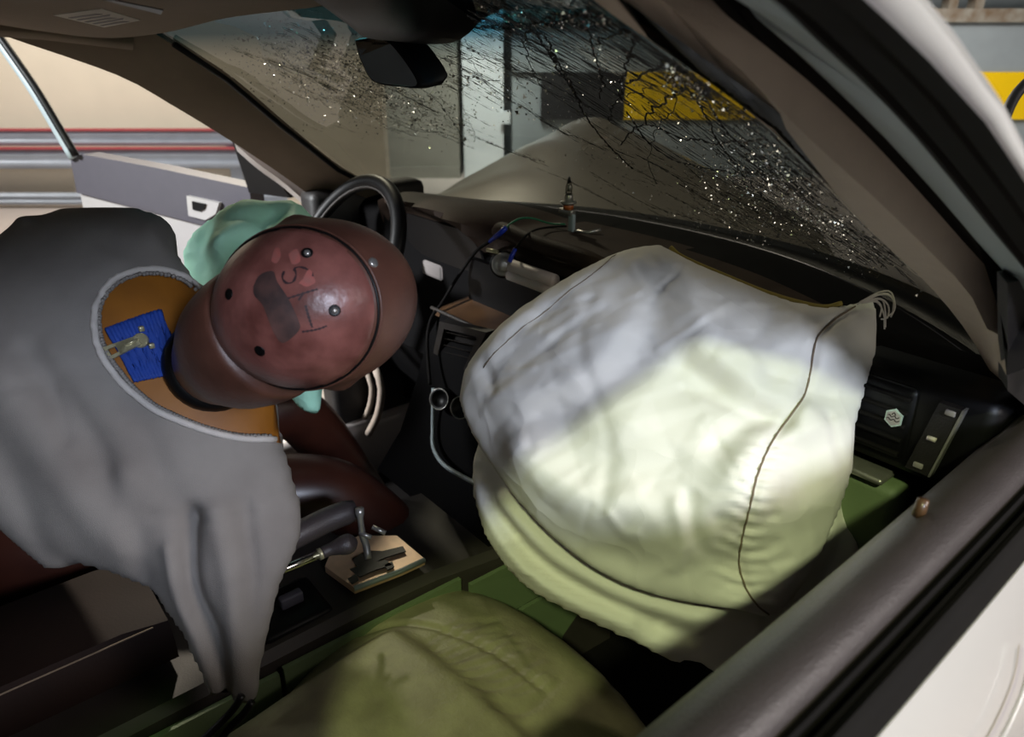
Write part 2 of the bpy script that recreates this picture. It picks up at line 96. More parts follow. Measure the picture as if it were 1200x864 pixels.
"gate_slot":[[[0.04,0.461,0.577],[0.037,0.49,0.577],[0.054,0.508,0.577],[0.064,0.54,0.577],[0.078,0.537,0.577],[0.071,0.504,0.577],[0.07,0.48,0.577],[0.062,0.458,0.577]],[[0.06,0.447,0.577],[0.066,0.476,0.577],[0.076,0.501,0.577],[0.094,0.503,0.577],[0.087,0.476,0.577],[0.086,0.45,0.577]],[[0.078,0.434,0.577],[0.076,0.45,0.577],[0.092,0.445,0.577],[0.092,0.433,0.577]],[[0.085,0.493,0.577],[0.086,0.507,0.577],[0.099,0.503,0.577],[0.099,0.491,0.577]]],
"lever":[[0.129,0.446,0.64],[0.121,0.449,0.657],[0.117,0.447,0.673],[0.117,0.446,0.697],[0.113,0.448,0.718]],
"levbolt":[[[0.117,0.442,0.681],[0.13,0.454,0.674]],[[0.126,0.459,0.688],[0.141,0.471,0.68]]],
"brake":[[0.137,0.284,0.691],[0.137,0.319,0.691],[0.143,0.372,0.695]],
"brake_grip":[[0.143,0.373,0.695],[0.144,0.383,0.696],[0.149,0.399,0.698],[0.153,0.413,0.699],[0.156,0.418,0.701]],
"ledge":[[0.095,0.326,0.699],[0.095,0.363,0.703],[0.091,0.41,0.704],[0.094,0.45,0.705]],
"floorcable":[[[0.275,0.21,0.664],[0.275,0.201,0.653],[0.271,0.187,0.639],[0.271,0.16,0.626]],[[0.285,0.217,0.658],[0.283,0.205,0.645],[0.277,0.186,0.627],[0.283,0.168,0.617]]],
"seat":[[0.3,-0.12],[0.19,0.0],[0.2,0.2],[0.15,0.33],[0.092,0.47],[0.09,0.54],[0.125,0.6],[0.2,0.645],[0.305,0.665],[0.45,0.665],[0.56,0.63],[0.615,0.52],[0.62,0.2],[0.6,-0.12]],
"visor":[[-0.219,0.207,1.345]],
"thigh":[[-0.125,0.311,0.643],[-0.057,0.482,0.695],[-0.134,0.576,0.666],[-0.104,0.558,0.467]],
"label":[[-0.166,0.256,1.351],[0.061,0.259,1.351],[0.007,0.307,1.343],[-0.237,0.324,1.34]],
"slot":[[0.167,0.238,1.354],[0.187,0.242,1.353],[0.172,0.284,1.347],[0.13,0.293,1.345]],
"doorpanel":[[-1.747,0.484,1.003],[-1.699,0.512,1.011],[-1.461,0.649,0.987],[-1.167,0.818,0.949],[-1.173,0.814,0.846],[-1.338,0.72,0.826],[-1.755,0.48,0.89]],
"doorwhite":[[-1.755,0.48,0.89],[-1.338,0.72,0.826],[-1.171,0.815,0.789],[-1.229,0.782,0.412],[-1.772,0.47,0.596]],
"doorframe":[[-1.937,0.375,1.394],[-1.898,0.398,1.329],[-1.819,0.443,1.194],[-1.764,0.475,1.073],[-1.73,0.494,0.999]],
"doorsail":[[-1.198,0.8,1.073],[-1.132,0.838,1.049],[-1.05,0.885,0.929],[-1.17,0.816,0.935]],
"doorhandle":[[-1.36,0.707,0.913],[-1.259,0.765,0.901],[-1.276,0.755,0.867],[-1.312,0.734,0.846],[-1.366,0.704,0.854]],
"fender":[[-0.86,0.688,1.108],[-0.86,0.733,1.061],[-0.86,0.79,1.011],[-0.86,0.854,0.944]],
"sillstrips":[[[-0.883,0.9,0.4],[-0.827,0.9,0.366],[-0.821,0.9,0.312],[-0.872,0.9,0.242]],[[-0.681,0.88,0.543],[-0.653,0.88,0.491],[-0.683,0.88,0.416],[-0.755,0.88,0.333]],[[-0.587,0.86,0.577],[-0.564,0.86,0.53],[-0.593,0.86,0.446],[-0.656,0.86,0.361]],[[-1.011,0.92,0.375],[-0.985,0.92,0.312],[-0.974,0.92,0.257]]]}
# ------------------------------------------------------------------ helpers
def lin(c):
    return tuple(((v/12.92) if v <= .04045 else ((v+.055)/1.055)**2.4) for v in [q/255 for q in c])
def mat(name, rgb, rough=.6, metal=0, var=.12, scale=20, bump=0, bscale=200, coat=0, spec=.5, rgb2=None, detail=4):
    m = bpy.data.materials.new(name); m.use_nodes = True; nt = m.node_tree; b = nt.nodes['Principled BSDF']
    b.inputs['Roughness'].default_value = rough; b.inputs['Metallic'].default_value = metal
    b.inputs['Specular IOR Level'].default_value = spec; b.inputs['Coat Weight'].default_value = coat
    c = lin(rgb); tc = nt.nodes.new('ShaderNodeTexCoord')
    n = nt.nodes.new('ShaderNodeTexNoise'); n.inputs['Scale'].default_value = scale; n.inputs['Detail'].default_value = detail
    nt.links.new(tc.outputs['Object'], n.inputs['Vector'])
    r = nt.nodes.new('ShaderNodeValToRGB'); r.color_ramp.elements[0].position = .3; r.color_ramp.elements[1].position = .7
    c2 = lin(rgb2) if rgb2 else tuple(v*(1-var) for v in c); 
    r.color_ramp.elements[0].color = (*c2, 1); r.color_ramp.elements[1].color = (*c, 1)
    nt.links.new(n.outputs['Fac'], r.inputs[0]); nt.links.new(r.outputs[0], b.inputs['Base Color'])
    if bump:
        n2 = nt.nodes.new('ShaderNodeTexNoise'); n2.inputs['Scale'].default_value = bscale; n2.inputs['Detail'].default_value = 3
        nt.links.new(tc.outputs['Object'], n2.inputs['Vector'])
        bp = nt.nodes.new('ShaderNodeBump'); bp.inputs['Strength'].default_value = bump; bp.inputs['Distance'].default_value = .002
        nt.links.new(n2.outputs['Fac'], bp.inputs['Height']); nt.links.new(bp.outputs[0], b.inputs['Normal'])
    return m
def crinkle(m, scale, strength, dist):
    """fine creases: voronoi cell edges mixed into the bump"""
    nt = m.node_tree; b = nt.nodes['Principled BSDF']; tc = nt.nodes.new('ShaderNodeTexCoord')
    n = nt.nodes.new('ShaderNodeTexNoise'); n.inputs['Scale'].default_value = scale*.8; n.inputs['Detail'].default_value = 2
    mx = nt.nodes.new('ShaderNodeVectorMath'); mx.operation = 'MULTIPLY_ADD'; mx.inputs[1].default_value = (.12, .12, .12)
    nt.links.new(tc.outputs['Object'], n.inputs['Vector']); nt.links.new(n.outputs['Color'], mx.inputs[0]); nt.links.new(tc.outputs['Object'], mx.inputs[2])
    v = nt.nodes.new('ShaderNodeTexVoronoi'); v.feature = 'F1'; v.distance = 'MINKOWSKI' if False else 'EUCLIDEAN'; v.inputs['Scale'].default_value = scale
    nt.links.new(mx.outputs[0], v.inputs['Vector'])
    bp = nt.nodes.new('ShaderNodeBump'); bp.inputs['Strength'].default_value = strength; bp.inputs['Distance'].default_value = dist
    old = b.inputs['Normal'].links[0].from_socket if b.inputs['Normal'].links else None
    nt.links.new(v.outputs['Distance'], bp.inputs['Height'])
    if old: nt.links.new(old, bp.inputs['Normal'])
    nt.links.new(bp.outputs[0], b.inputs['Normal'])
def root(name, label, cat, loc=(0, 0, 0), group=None):
    o = bpy.data.objects.new(name, None); SC.collection.objects.link(o); o.location = loc
    o.empty_display_size = .05; o['label'] = label; o['category'] = cat
    if group: o['group'] = group
    return o
def world_parent(o, p):
    o.parent = p
    if p is not None:
        o.matrix_parent_inverse = Matrix.Translation(-p.location)      # every part has its own origin at the scene origin
def mesh(name, V, F, m, parent=None, smooth=True, label=None, kind=None, auto=None):
    me = bpy.data.meshes.new(name); me.from_pydata([tuple(map(float, v)) for v in V], [], [tuple(map(int, f)) for f in F]); me.update()
    if m: me.materials.append(m)
    if smooth: me.polygons.foreach_set('use_smooth', [True]*len(me.polygons))
    o = bpy.data.objects.new(name, me); SC.collection.objects.link(o)
    if parent is not None: world_parent(o, parent)
    if label: o['label'] = label
    if kind: o['kind'] = kind
    if auto: 
        bm = bmesh.new(); bm.from_mesh(me)
        for e in bm.edges:
            if len(e.link_faces) == 2 and e.calc_face_angle(0) > math.radians(auto): e.smooth = False
        bm.to_mesh(me); bm.free()
    return o
def tagt(o, label, cat, group=None):
    o['label'] = label; o['category'] = cat
    if group: o['group'] = group
    return o
class MB:
    def __init__(s): s.V = []; s.F = []
    def add(s, V, F):
        k = len(s.V); s.V += [tuple(v) for v in V]; s.F += [tuple(i+k for i in f) for f in F]; return s
    def box(s, lo, hi, bev=.004):
        bm = bmesh.new(); bmesh.ops.create_cube(bm, size=1)
        for v in bm.verts:
            v.co = Vector([(lo[i]+hi[i])/2 + v.co[i]*(hi[i]-lo[i]) for i in range(3)])
        if bev: bmesh.ops.bevel(bm, geom=bm.edges[:], offset=bev, segments=2, affect='EDGES', profile=.5)
        bm.verts.index_update(); s.add([v.co[:] for v in bm.verts], [[v.index for v in f.verts] for f in bm.faces]); bm.free(); return s
    def tube(s, P, r, n=8, cap=True):
        P = [Vector(p) for p in P]; rr = r if isinstance(r, (list, tuple)) else [r]*len(P)
        t0 = (P[1]-P[0]).normalized(); u = t0.orthogonal().normalized(); k = len(s.V)
        for i, p in enumerate(P):
            t = (P[min(i+1, len(P)-1)]-P[max(i-1, 0)]).normalized(); u = (u-t*u.dot(t)).normalized(); v = t.cross(u)
            for j in range(n):
                a = 2*math.pi*j/n; s.V.append(tuple(p+(u*math.cos(a)+v*math.sin(a))*rr[i]))
        for i in range(len(P)-1):
            for j in range(n):
                s.F.append((k+i*n+j, k+i*n+(j+1) % n, k+(i+1)*n+(j+1) % n, k+(i+1)*n+j))
        if cap:
            s.F.append(tuple(k+j for j in reversed(range(n)))); s.F.append(tuple(k+(len(P)-1)*n+j for j in range(n)))
        return s
    def lathe(s, o, ax, prof, n=20):
        o = Vector(o); ax = Vector(ax).normalized(); u = ax.orthogonal().normalized(); v = ax.cross(u); k = len(s.V)
        for (h, r) in prof:
            for j in range(n):
                a = 2*math.pi*j/n; s.V.append(tuple(o+ax*h+(u*math.cos(a)+v*math.sin(a))*max(r, 1e-5)))
        for i in range(len(prof)-1):
            for j in range(n): s.F.append((k+i*n+j, k+i*n+(j+1) % n, k+(i+1)*n+(j+1) % n, k+(i+1)*n+j))
        s.F.append(tuple(k+j for j in reversed(range(n)))); s.F.append(tuple(k+(len(prof)-1)*n+j for j in range(n)))
        return s
    def prism(s, poly, off):
        n = len(poly); off = Vector(off); A = [Vector(p) for p in poly]; B = [p+off for p in A]
        s.add([tuple(p) for p in A+B], [tuple(range(n)), tuple(reversed(range(n, 2*n)))]+[((i+1) % n, i, n+i, n+(i+1) % n) for i in range(n)]); return s
    def build(s, name, m, parent=None, **k):
        o = mesh(name, s.V, s.F, m, parent, **k)
        bm = bmesh.new(); bm.from_mesh(o.data); bmesh.ops.recalc_face_normals(bm, faces=bm.faces[:]); bm.to_mesh(o.data); bm.free()
        return o
def cat_rom(P, n):
    P = np.array(P, float); out = []; Q = np.vstack([2*P[0]-P[1], P, 2*P[-1]-P[-2]])
    d = np.r_[0, np.cumsum(np.linalg.norm(np.diff(P, axis=0), axis=1))]
    for s in np.linspace(0, d[-1], n):
        i = int(np.clip(np.searchsorted(d, s)-1, 0, len(P)-2)); t = (s-d[i])/max(d[i+1]-d[i], 1e-9)
        a, b, c, e = Q[i], Q[i+1], Q[i+2], Q[i+3]
        out.append(.5*((2*b)+(c-a)*t+(2*a-5*b+4*c-e)*t*t+(3*b-a-3*c+e)*t**3))
    return np.array(out)
def rails(name, R, n, off, m, parent=None, sub=1, **k):
    """closed solid lofted between rails, thickened by off"""
    L = [cat_rom(r, n) for r in R]
    if sub > 1:
        ks = np.linspace(0, len(L)-1, (len(L)-1)*sub+1); LL = []
        for q in ks:
            i = min(int(q), len(L)-2); LL.append(L[i]*(1-(q-i))+L[i+1]*(q-i))
        L = LL
    off = np.array(off); sec = L+[l+off for l in reversed(L)]; K = len(sec); V = []; F = []
    for i in range(n):
        for s_ in sec: V.append(s_[i])
    for i in range(n-1):
        for j in range(K): F.append((i*K+j, i*K+(j+1) % K, (i+1)*K+(j+1) % K, (i+1)*K+j))
    F.append(tuple(range(K))); F.append(tuple((n-1)*K+j for j in reversed(range(K))))
    mb = MB(); mb.add(V, F); return mb.build(name, m, parent, auto=k.pop('auto', 35), **k)
def loft(name, sections, m, parent=None, closed=True, **k):
    n = len(sections); K = len(sections[0]); V = [p for s_ in sections for p in s_]; F = []
    for i in range(n-1):
        for j in range(K if closed else K-1): F.append((i*K+j, i*K+(j+1) % K, (i+1)*K+(j+1) % K, (i+1)*K+j))
    if closed: F.append(tuple(range(K))); F.append(tuple((n-1)*K+j for j in reversed(range(K))))
    mb = MB(); mb.add(V, F); return mb.build(name, m, parent, auto=k.pop('auto', 40), **k)
def in_poly(U, V, P):
    P = np.array(P); ins = np.zeros(U.shape, bool); j = len(P)-1
    for i in range(len(P)):
        a, b = P[i], P[j]
        c = ((a[1] > V) != (b[1] > V)) & (U < (b[0]-a[0])*(V-a[1])/((b[1]-a[1]) if b[1] != a[1] else 1e-12)+a[0]); ins ^= c; j = i
    return ins
def seg_dist(U, V, P, closed=False):
    P = np.array(P, float); d = np.full(U.shape, 1e9); X = np.zeros(U.shape); Y = np.zeros(U.shape)
    n = len(P) if closed else len(P)-1
    for i in range(n):
        a, b = P[i], P[(i+1) % len(P)]; ab = b-a; t = np.clip(((U-a[0])*ab[0]+(V-a[1])*ab[1])/max(ab@ab, 1e-12), 0, 1)
        x = a[0]+ab[0]*t; y = a[1]+ab[1]*t; q = np.hypot(U-x, V-y); k = q < d; d[k] = q[k]; X[k] = x[k]; Y[k] = y[k]
    return d, X, Y
class Inflate:
    """a stuffed cloth body: the outline lies in a plane (O,U,V,N), both faces bulge like a balloon"""
    def __init__(s, frame, outline, res, power=.5, smooth=3):
        s.O, s.U, s.V, s.N = [np.array(q) for q in frame]; P = np.array(outline)
        P = cat_rom(np.vstack([P, P[:1]]), max(200, len(P)*5))[:-1]; s.P = P; lo = P.min(0)-2*res; hi = P.max(0)+2*res
        s.u = np.arange(lo[0], hi[0], res); s.v = np.arange(lo[1], hi[1], res); s.UU, s.VV = np.meshgrid(s.u, s.v, indexing='ij')
        s.ins = in_poly(s.UU, s.VV, P); s.dist, s.X, s.Y = seg_dist(s.UU, s.VV, P, True); m = s.ins
        phi = np.where(m, s.dist*.2, 0)
        for it in range(700):
            q = phi.copy(); q[1:-1, 1:-1] = (phi[:-2, 1:-1]+phi[2:, 1:-1]+phi[1:-1, :-2]+phi[1:-1, 2:]+res*res)/4; phi = np.where(m, q, 0)
        s.h = (phi/phi.max())**power
    def relief(s, lines):
        r = np.zeros(s.UU.shape)
        for pts, a, w_ in lines:
            d, _, _ = seg_dist(s.UU, s.VV, cat_rom(pts, 24) if len(pts) > 2 else pts); r += a*np.exp(-(d/w_)**2)
        return r
    def height(s, u, v, H):
        i = int(np.clip(round((u-s.u[0])/(s.u[1]-s.u[0])), 0, len(s.u)-1)); j = int(np.clip(round((v-s.v[0])/(s.v[1]-s.v[0])), 0, len(s.v)-1)); return H[i, j]
    def world(s, u, v, h): return s.O+s.U*u+s.V*v+s.N*h
    def build(s, name, Hf, Hb, m, parent, hole=None, keep=None, back=True, **k):
        """Hf, Hb: height arrays of the front and back face"""
        I, J = s.UU.shape; m_ = s.ins; cell = np.zeros((I-1, J-1), bool)
        c = m_[:-1, :-1] & m_[1:, :-1] & m_[:-1, 1:] & m_[1:, 1:]
        any_ = m_[:-1, :-1] | m_[1:, :-1] | m_[:-1, 1:] | m_[1:, 1:]
        uc = (s.UU[:-1, :-1]+s.UU[1:, 1:])/2; vc = (s.VV[:-1, :-1]+s.VV[1:, 1:])/2
        cf = any_.copy(); cb = any_.copy()
        if hole is not None: cf &= ~in_poly(uc, vc, hole)
        if keep is not None: kk = in_poly(uc, vc, keep); cf &= kk; cb &= kk
        V = []; idf = {}; idb = {}
        def vid(i, j, front):
            d_ = idf if front else idb
            if not m_[i, j]:
                if (i, j) not in idf: idf[(i, j)] = len(V); V.append(s.world(s.X[i, j], s.Y[i, j], 0))
                return idf[(i, j)]
            if (i, j) not in d_: d_[(i, j)] = len(V); V.append(s.world(s.UU[i, j], s.VV[i, j], Hf[i, j] if front else -Hb[i, j]))
            return d_[(i, j)]
        F = []
        for i, j in zip(*np.nonzero(cf)): F.append([vid(a, b, True) for a, b in ((i, j), (i+1, j), (i+1, j+1), (i, j+1))])
        if back:
            for i, j in zip(*np.nonzero(cb)): F.append([vid(a, b, False) for a, b in ((i, j), (i, j+1), (i+1, j+1), (i+1, j))])
        return mesh(name, V, F, m, parent, **k)
def tube_on(inf, H, pts, r, n, lift=0, name='seam', m=None, parent=None, sub=60, **k):
    P = [inf.world(u, v, inf.height(u, v, H)+lift) for u, v in cat_rom(pts, sub)]
    return MB().tube(P, r, n).build(name, m, parent, **k)
random.seed(4); np.random.seed(4)
# ------------------------------------------------------------------ materials
M = {}
M['wall'] = mat('painted_wall', (226, 214, 194), .8, var=.06, scale=3)
M['wall_grey'] = mat('grey_wall', (150, 158, 160), .7, var=.12, scale=4, bump=.2, bscale=40)
M['floor'] = mat('hall_floor', (200, 188, 180), .45, var=.12, scale=2)
M['column_grey'] = mat('column_grey', (150, 148, 138), .7, var=.08, scale=5)
M['column_lit_white'] = mat('column_lit_white', (228, 234, 236), .6, var=.05, scale=5)
M['rail'] = mat('galvanised_rail', (172, 180, 192), .5, .3, var=.12, scale=8)
M['red'] = mat('red_edge', (178, 84, 88), .6)
M['yellow'] = mat('yellow_block', (250, 205, 8), .45, var=.05, scale=6)
M['black_block'] = mat('black_block', (40, 40, 42), .5)
M['rust'] = mat('rusty_beam', (150, 146, 134), .7, rgb2=(112, 92, 70), scale=9)
M['white_paint'] = mat('white_car_paint', (186, 179, 176), .22, var=.02, coat=.6)
M['hood_paint'] = mat('hood_paint', (116, 107, 96), .3, var=.05, coat=.3)
M['trim'] = mat('pillar_trim', (172, 156, 142), .75, var=.06, scale=60, bump=.25, bscale=500)
M['liner'] = mat('headliner', (120, 104, 86), .9, var=.06, scale=40, bump=.3, bscale=600)
M['dark'] = mat('dark_plastic', (26, 22, 21), .5, var=.2, scale=25, bump=.3, bscale=450)
M['dash'] = mat('dash_skin', (60, 48, 40), .62, var=.3, scale=12, bump=.35, bscale=420, rgb2=(46, 34, 28), spec=.12)
M['black'] = mat('black_plastic', (10, 9, 10), .45, var=.1, spec=.3)
M['matt'] = mat('matt_black_plastic', (9, 8, 9), .8, var=.1, spec=.08)
M['rubber'] = mat('black_rubber', (18, 15, 14), .8, var=.2, spec=.15)
M['flange'] = mat('grey_flange', (160, 172, 176), .4, var=.08)
M['door_trim'] = mat('door_trim', (60, 53, 53), .42, var=.12, scale=30, bump=.35, bscale=500)
M['door_grey'] = mat('door_grey', (74, 71, 79), .6, var=.06, scale=30)
M['door_white'] = mat('door_pale', (164, 160, 159), .6, var=.03)
M['chrome'] = mat('chrome', (220, 218, 214), .15, 1, var=.05)
M['steel'] = mat('steel', (176, 172, 166), .32, .7, var=.2, scale=60)
M['airbag'] = mat('airbag_cloth', (226, 222, 214), .7, var=.04, scale=9, bump=.12, bscale=900, spec=.25); crinkle(M['airbag'], 11, .6, .008)
M['seam'] = mat('seam_thread', (120, 105, 88), .8)
M['thread'] = mat('white_thread', (214, 206, 194), .7)
M['mint'] = mat('mint_cloth', (186, 244, 216), .6, var=.08, scale=10, spec=.3); crinkle(M['mint'], 22, .5, .006)
M['shirt'] = mat('cotton_shirt', (144, 140, 135), .9, rgb2=(118, 113, 109), scale=7, bump=.4, bscale=1100, spec=.15)
M['tan'] = mat('tan_vinyl', (146, 92, 24), .5, rgb2=(108, 64, 16), scale=10, bump=.15, bscale=80)
M['skin'] = mat('brown_vinyl', (104, 66, 53), .45, rgb2=(70, 43, 34), scale=14, bump=.25, bscale=120, detail=8)
M['skull'] = mat('skull_vinyl', (146, 92, 84), .34, rgb2=(92, 52, 46), scale=26, bump=.35, bscale=90, detail=10)
M['leg'] = mat('leg_vinyl', (66, 34, 24), .35, rgb2=(48, 24, 18), scale=10)
M['ink'] = mat('marker_ink', (48, 30, 34), .6)
M['smudge'] = mat('black_tape', (40, 32, 32), .6, rgb2=(96, 66, 60), scale=34, detail=8)
M['redpaint'] = mat('red_chalk', (160, 84, 76), .7, rgb2=(142, 88, 80), scale=120)
M['blue'] = mat('blue_knit', (22, 62, 150), .75, var=.25, scale=60)
M['brass'] = mat('aged_nickel', (190, 184, 150), .35, .6, var=.2, scale=200)
M['leather'] = mat('olive_leather', (150, 146, 110), .5, rgb2=(126, 120, 92), scale=22, bump=.3, bscale=240); crinkle(M['leather'], 30, .12, .004)
M['leather_dark'] = mat('dark_leather', (34, 23, 19), .7, var=.2, scale=20, bump=.12, bscale=300, spec=.12)
M['console'] = mat('console_plastic', (106, 122, 86), .6, var=.08, scale=20, bump=.2, bscale=400)
M['console_top'] = mat('console_top', (54, 48, 44), .6, var=.15, scale=20, bump=.1, bscale=400)
M['wood'] = mat('brown_trim', (92, 66, 44), .3, rgb2=(58, 40, 28), scale=14)
M['gate'] = mat('brushed_gate', (236, 196, 158), .35, .15, var=.2, scale=40)
M['white_plastic'] = mat('white_plastic', (220, 206, 200), .5)
M['amber'] = mat('amber_ring', (170, 90, 40), .3)
M['green_wire'] = mat('green_wire', (30, 120, 84), .45)
M['blue_conn'] = mat('blue_connector', (30, 60, 190), .35)
M['paper'] = mat('paper_label', (196, 186, 172), .8, var=.06, scale=90)
M['print'] = mat('grey_print', (140, 132, 130), .8)
M['sticker'] = mat('silver_sticker', (196, 216, 206), .3, .4, var=.3, scale=200)
M['mirror'] = mat('mirror_glass', (150, 150, 150), .03, 1, var=.02)
def glass_mat(name, tint, gloss, band=None):
    m = bpy.data.materials.new(name); m.use_nodes = True; nt = m.node_tree; nt.nodes.clear()
    out = nt.nodes.new('ShaderNodeOutputMaterial'); t = nt.nodes.new('ShaderNodeBsdfTransparent'); g = nt.nodes.new('ShaderNodeBsdfGlossy')
    g.inputs['Roughness'].default_value = .02; fr = nt.nodes.new('ShaderNodeFresnel'); fr.inputs[0].default_value = 1.45
    mx = nt.nodes.new('ShaderNodeMixShader'); t.inputs[0].default_value = (*tint, 1); g.inputs[0].default_value = (gloss,)*3+(1,)
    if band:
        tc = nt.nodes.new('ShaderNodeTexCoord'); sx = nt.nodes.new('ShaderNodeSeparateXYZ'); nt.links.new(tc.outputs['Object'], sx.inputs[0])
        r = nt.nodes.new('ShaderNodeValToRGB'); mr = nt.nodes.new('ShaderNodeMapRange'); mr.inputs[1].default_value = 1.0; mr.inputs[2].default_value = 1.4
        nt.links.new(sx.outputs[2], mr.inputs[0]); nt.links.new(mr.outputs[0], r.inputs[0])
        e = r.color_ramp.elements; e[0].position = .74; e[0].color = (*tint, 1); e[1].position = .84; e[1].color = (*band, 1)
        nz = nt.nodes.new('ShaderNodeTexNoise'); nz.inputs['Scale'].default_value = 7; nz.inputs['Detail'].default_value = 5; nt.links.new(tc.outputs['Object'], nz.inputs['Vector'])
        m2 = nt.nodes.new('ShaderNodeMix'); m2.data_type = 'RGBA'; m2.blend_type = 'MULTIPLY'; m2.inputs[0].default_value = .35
        nt.links.new(r.outputs[0], m2.inputs[6]); nt.links.new(nz.outputs['Fac'], m2.inputs[7]); nt.links.new(m2.outputs[2], t.inputs[0])
    nt.links.new(fr.outputs[0], mx.inputs[0]); nt.links.new(t.outputs[0], mx.inputs[1]); nt.links.new(g.outputs[0], mx.inputs[2]); nt.links.new(mx.outputs[0], out.inputs[0])
    return m
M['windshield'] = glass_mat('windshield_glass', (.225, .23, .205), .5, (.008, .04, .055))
M['tinted'] = glass_mat('green_tinted_glass', (.40, .62, .26), .6)
M['bulb_glass'] = glass_mat('bulb_glass', (.75, .75, .72), 1)
M['crack'] = mat('crack_edge', (18, 16, 14), .35, spec=.4)
def crushed_glass():
    m = bpy.data.materials.new('crushed_glass'); m.use_nodes = True; nt = m.node_tree; nt.nodes.clear(); out = nt.nodes.new('ShaderNodeOutputMaterial')
    t = nt.nodes.new('ShaderNodeBsdfTranslucent'); t.inputs[0].default_value = (.95, .92, .84, 1); g = nt.nodes.new('ShaderNodeBsdfGlossy'); g.inputs[0].default_value = (.95, .95, .95, 1); g.inputs['Roughness'].default_value = .2
    n = nt.nodes.new('ShaderNodeTexNoise'); n.inputs['Scale'].default_value = 160; tc = nt.nodes.new('ShaderNodeTexCoord'); nt.links.new(tc.outputs['Object'], n.inputs['Vector'])
    mx = nt.nodes.new('ShaderNodeMixShader'); nt.links.new(n.outputs['Fac'], mx.inputs[0]); nt.links.new(t.outputs[0], mx.inputs[1]); nt.links.new(g.outputs[0], mx.inputs[2]); nt.links.new(mx.outputs[0], out.inputs[0]); return m
M['crushed'] = crushed_glass(); M['glint'] = mat('glass_splinter', (250, 248, 242), .24, 1, var=.1, scale=300)

# ------------------------------------------------------------------ the hall
def hbox(mb, R0, R1, D0, D1, z0, z1):
    c = [hall(R, D_, z) for z in (z0, z1) for R, D_ in ((R0, D0), (R1, D0), (R1, D1), (R0, D1))]
    mb.add([tuple(p) for p in c], [(3, 2, 1, 0), (4, 5, 6, 7), (0, 1, 5, 4), (1, 2, 6, 5), (2, 3, 7, 6), (3, 0, 4, 7)]); return mb
def struct(o): o['kind'] = 'structure'; return o
struct(hbox(MB(), -14, 14, -4, 14, -.05, 0).build('floor', M['floor'], smooth=False))
struct(hbox(MB(), -12, 12, 9.2, 9.4, 0, 4.5).build('wall_back', M['wall_grey'], smooth=False))
struct(hbox(MB(), -12, 12, -5.2, -5.0, 0, 4.5).build('wall_rear', M['wall_grey'], smooth=False))
struct(hbox(MB(), -12, -1.12, 6.62, 6.82, 0, 4.5).build('wall_left', M['wall'], smooth=False))
col = root('concrete_column', 'wide grey concrete column seen through the windshield beside its bright lit face', 'column', hall(-.96, 8.2, 0))
hbox(MB(), -1.41, -.56, 8.0, 8.5, 0, 4.4).build('shaft', M['column_grey'], col, smooth=False)
hbox(MB(), -1.44, -.56, 7.97, 8.5, 0, .12).build('plinth', M['column_grey'], col, smooth=False)
col = root('lit_column_face', 'lit face of the grey column, its brightness put into white colour, with a small switch box', 'column', hall(-.3, 8.2, 0))
hbox(MB(), -.51, -.09, 8.0, 8.4, 0, 4.4).build('shaft', M['column_lit_white'], col, smooth=False)  # the pillar's lit side, its brightness put into a separate white shaft
hbox(MB(), -.12, -.02, 7.95, 8.05, .56, .68).build('switch_box', M['column_lit_white'], col, smooth=False)
gr = root('guard_rail', 'steel guard rail with red edges along the pale left wall', 'guard rail', hall(-5, 6.45, 0))
def wbeam(z0, z1):
    mb = MB(); zs = np.linspace(z0, z1, 9); V = []
    for R in (-11, -1.98):
        for i, z in enumerate(zs): V.append(tuple(hall(R, 6.40+.014*math.cos(i*math.pi/2), z)))
        for i, z in enumerate(reversed(zs)): V.append(tuple(hall(R, 6.46, z)))
    n = 18; mb.add(V, [(j, (j+1) % n, n+(j+1) % n, n+j) for j in range(n)]+[tuple(range(n)), tuple(range(n, 2*n))]); return mb
wbeam(.53, .66).build('rail_beam', M['rail'], gr); wbeam(.34, .50).build('rail_beam', M['rail'], gr); wbeam(.03, .13).build('kerb_beam', M['rail'], gr)
for z in (.655, .505): hbox(MB(), -11, -1.98, 6.36, 6.41, z, z+.018).build('red_strip', M['red'], gr, smooth=False)
for R in (-8.2, -6.4, -2.4): hbox(MB(), R-.05, R+.05, 6.46, 6.56, 0, .66).build('rail_post', M['rail'], gr, smooth=False)
br = root('crash_barrier', 'long grey barrier wall painted with yellow and black blocks', 'barrier', hall(3, 8.0, 0))
hbox(MB(), .0, 7.5, 8.06, 8.4, 0, 1.06).build('barrier_body', M['wall_grey'], br, smooth=False)
for k, (a, b) in enumerate(((.3, 1.17), (1.17, 2.55), (2.55, 4.28), (4.28, 5.7), (5.7, 7.2))):
    hbox(MB(), a, b, 8.0, 8.06, .60, 1.06).build('yellow_block' if k % 2 else 'black_block', M['yellow'] if k % 2 else M['black_block'], br, smooth=False)
hbox(MB(), .0, 7.5, 8.02, 8.3, 1.06, 1.52).build('grey_plate', M['wall_grey'], br, smooth=False)
sb = root('steel_girder', 'rusty steel girder on short posts above the grey barrier plate', 'girder', hall(4, 8.1, 1.52))
hbox(MB(), .0, 7.5, 7.95, 8.3, 1.52, 1.64).build('lower_beam', M['rust'], sb, smooth=False)
hbox(MB(), .0, 7.5, 8.0, 8.3, 1.78, 2.1).build('upper_beam', M['rust'], sb, smooth=False)
for R in (1.2, 2.8, 4.34, 4.6, 6.2): hbox(MB(), R, R+.09, 8.05, 8.2, 1.64, 1.78).build('beam_post', M['rust'], sb, smooth=False)

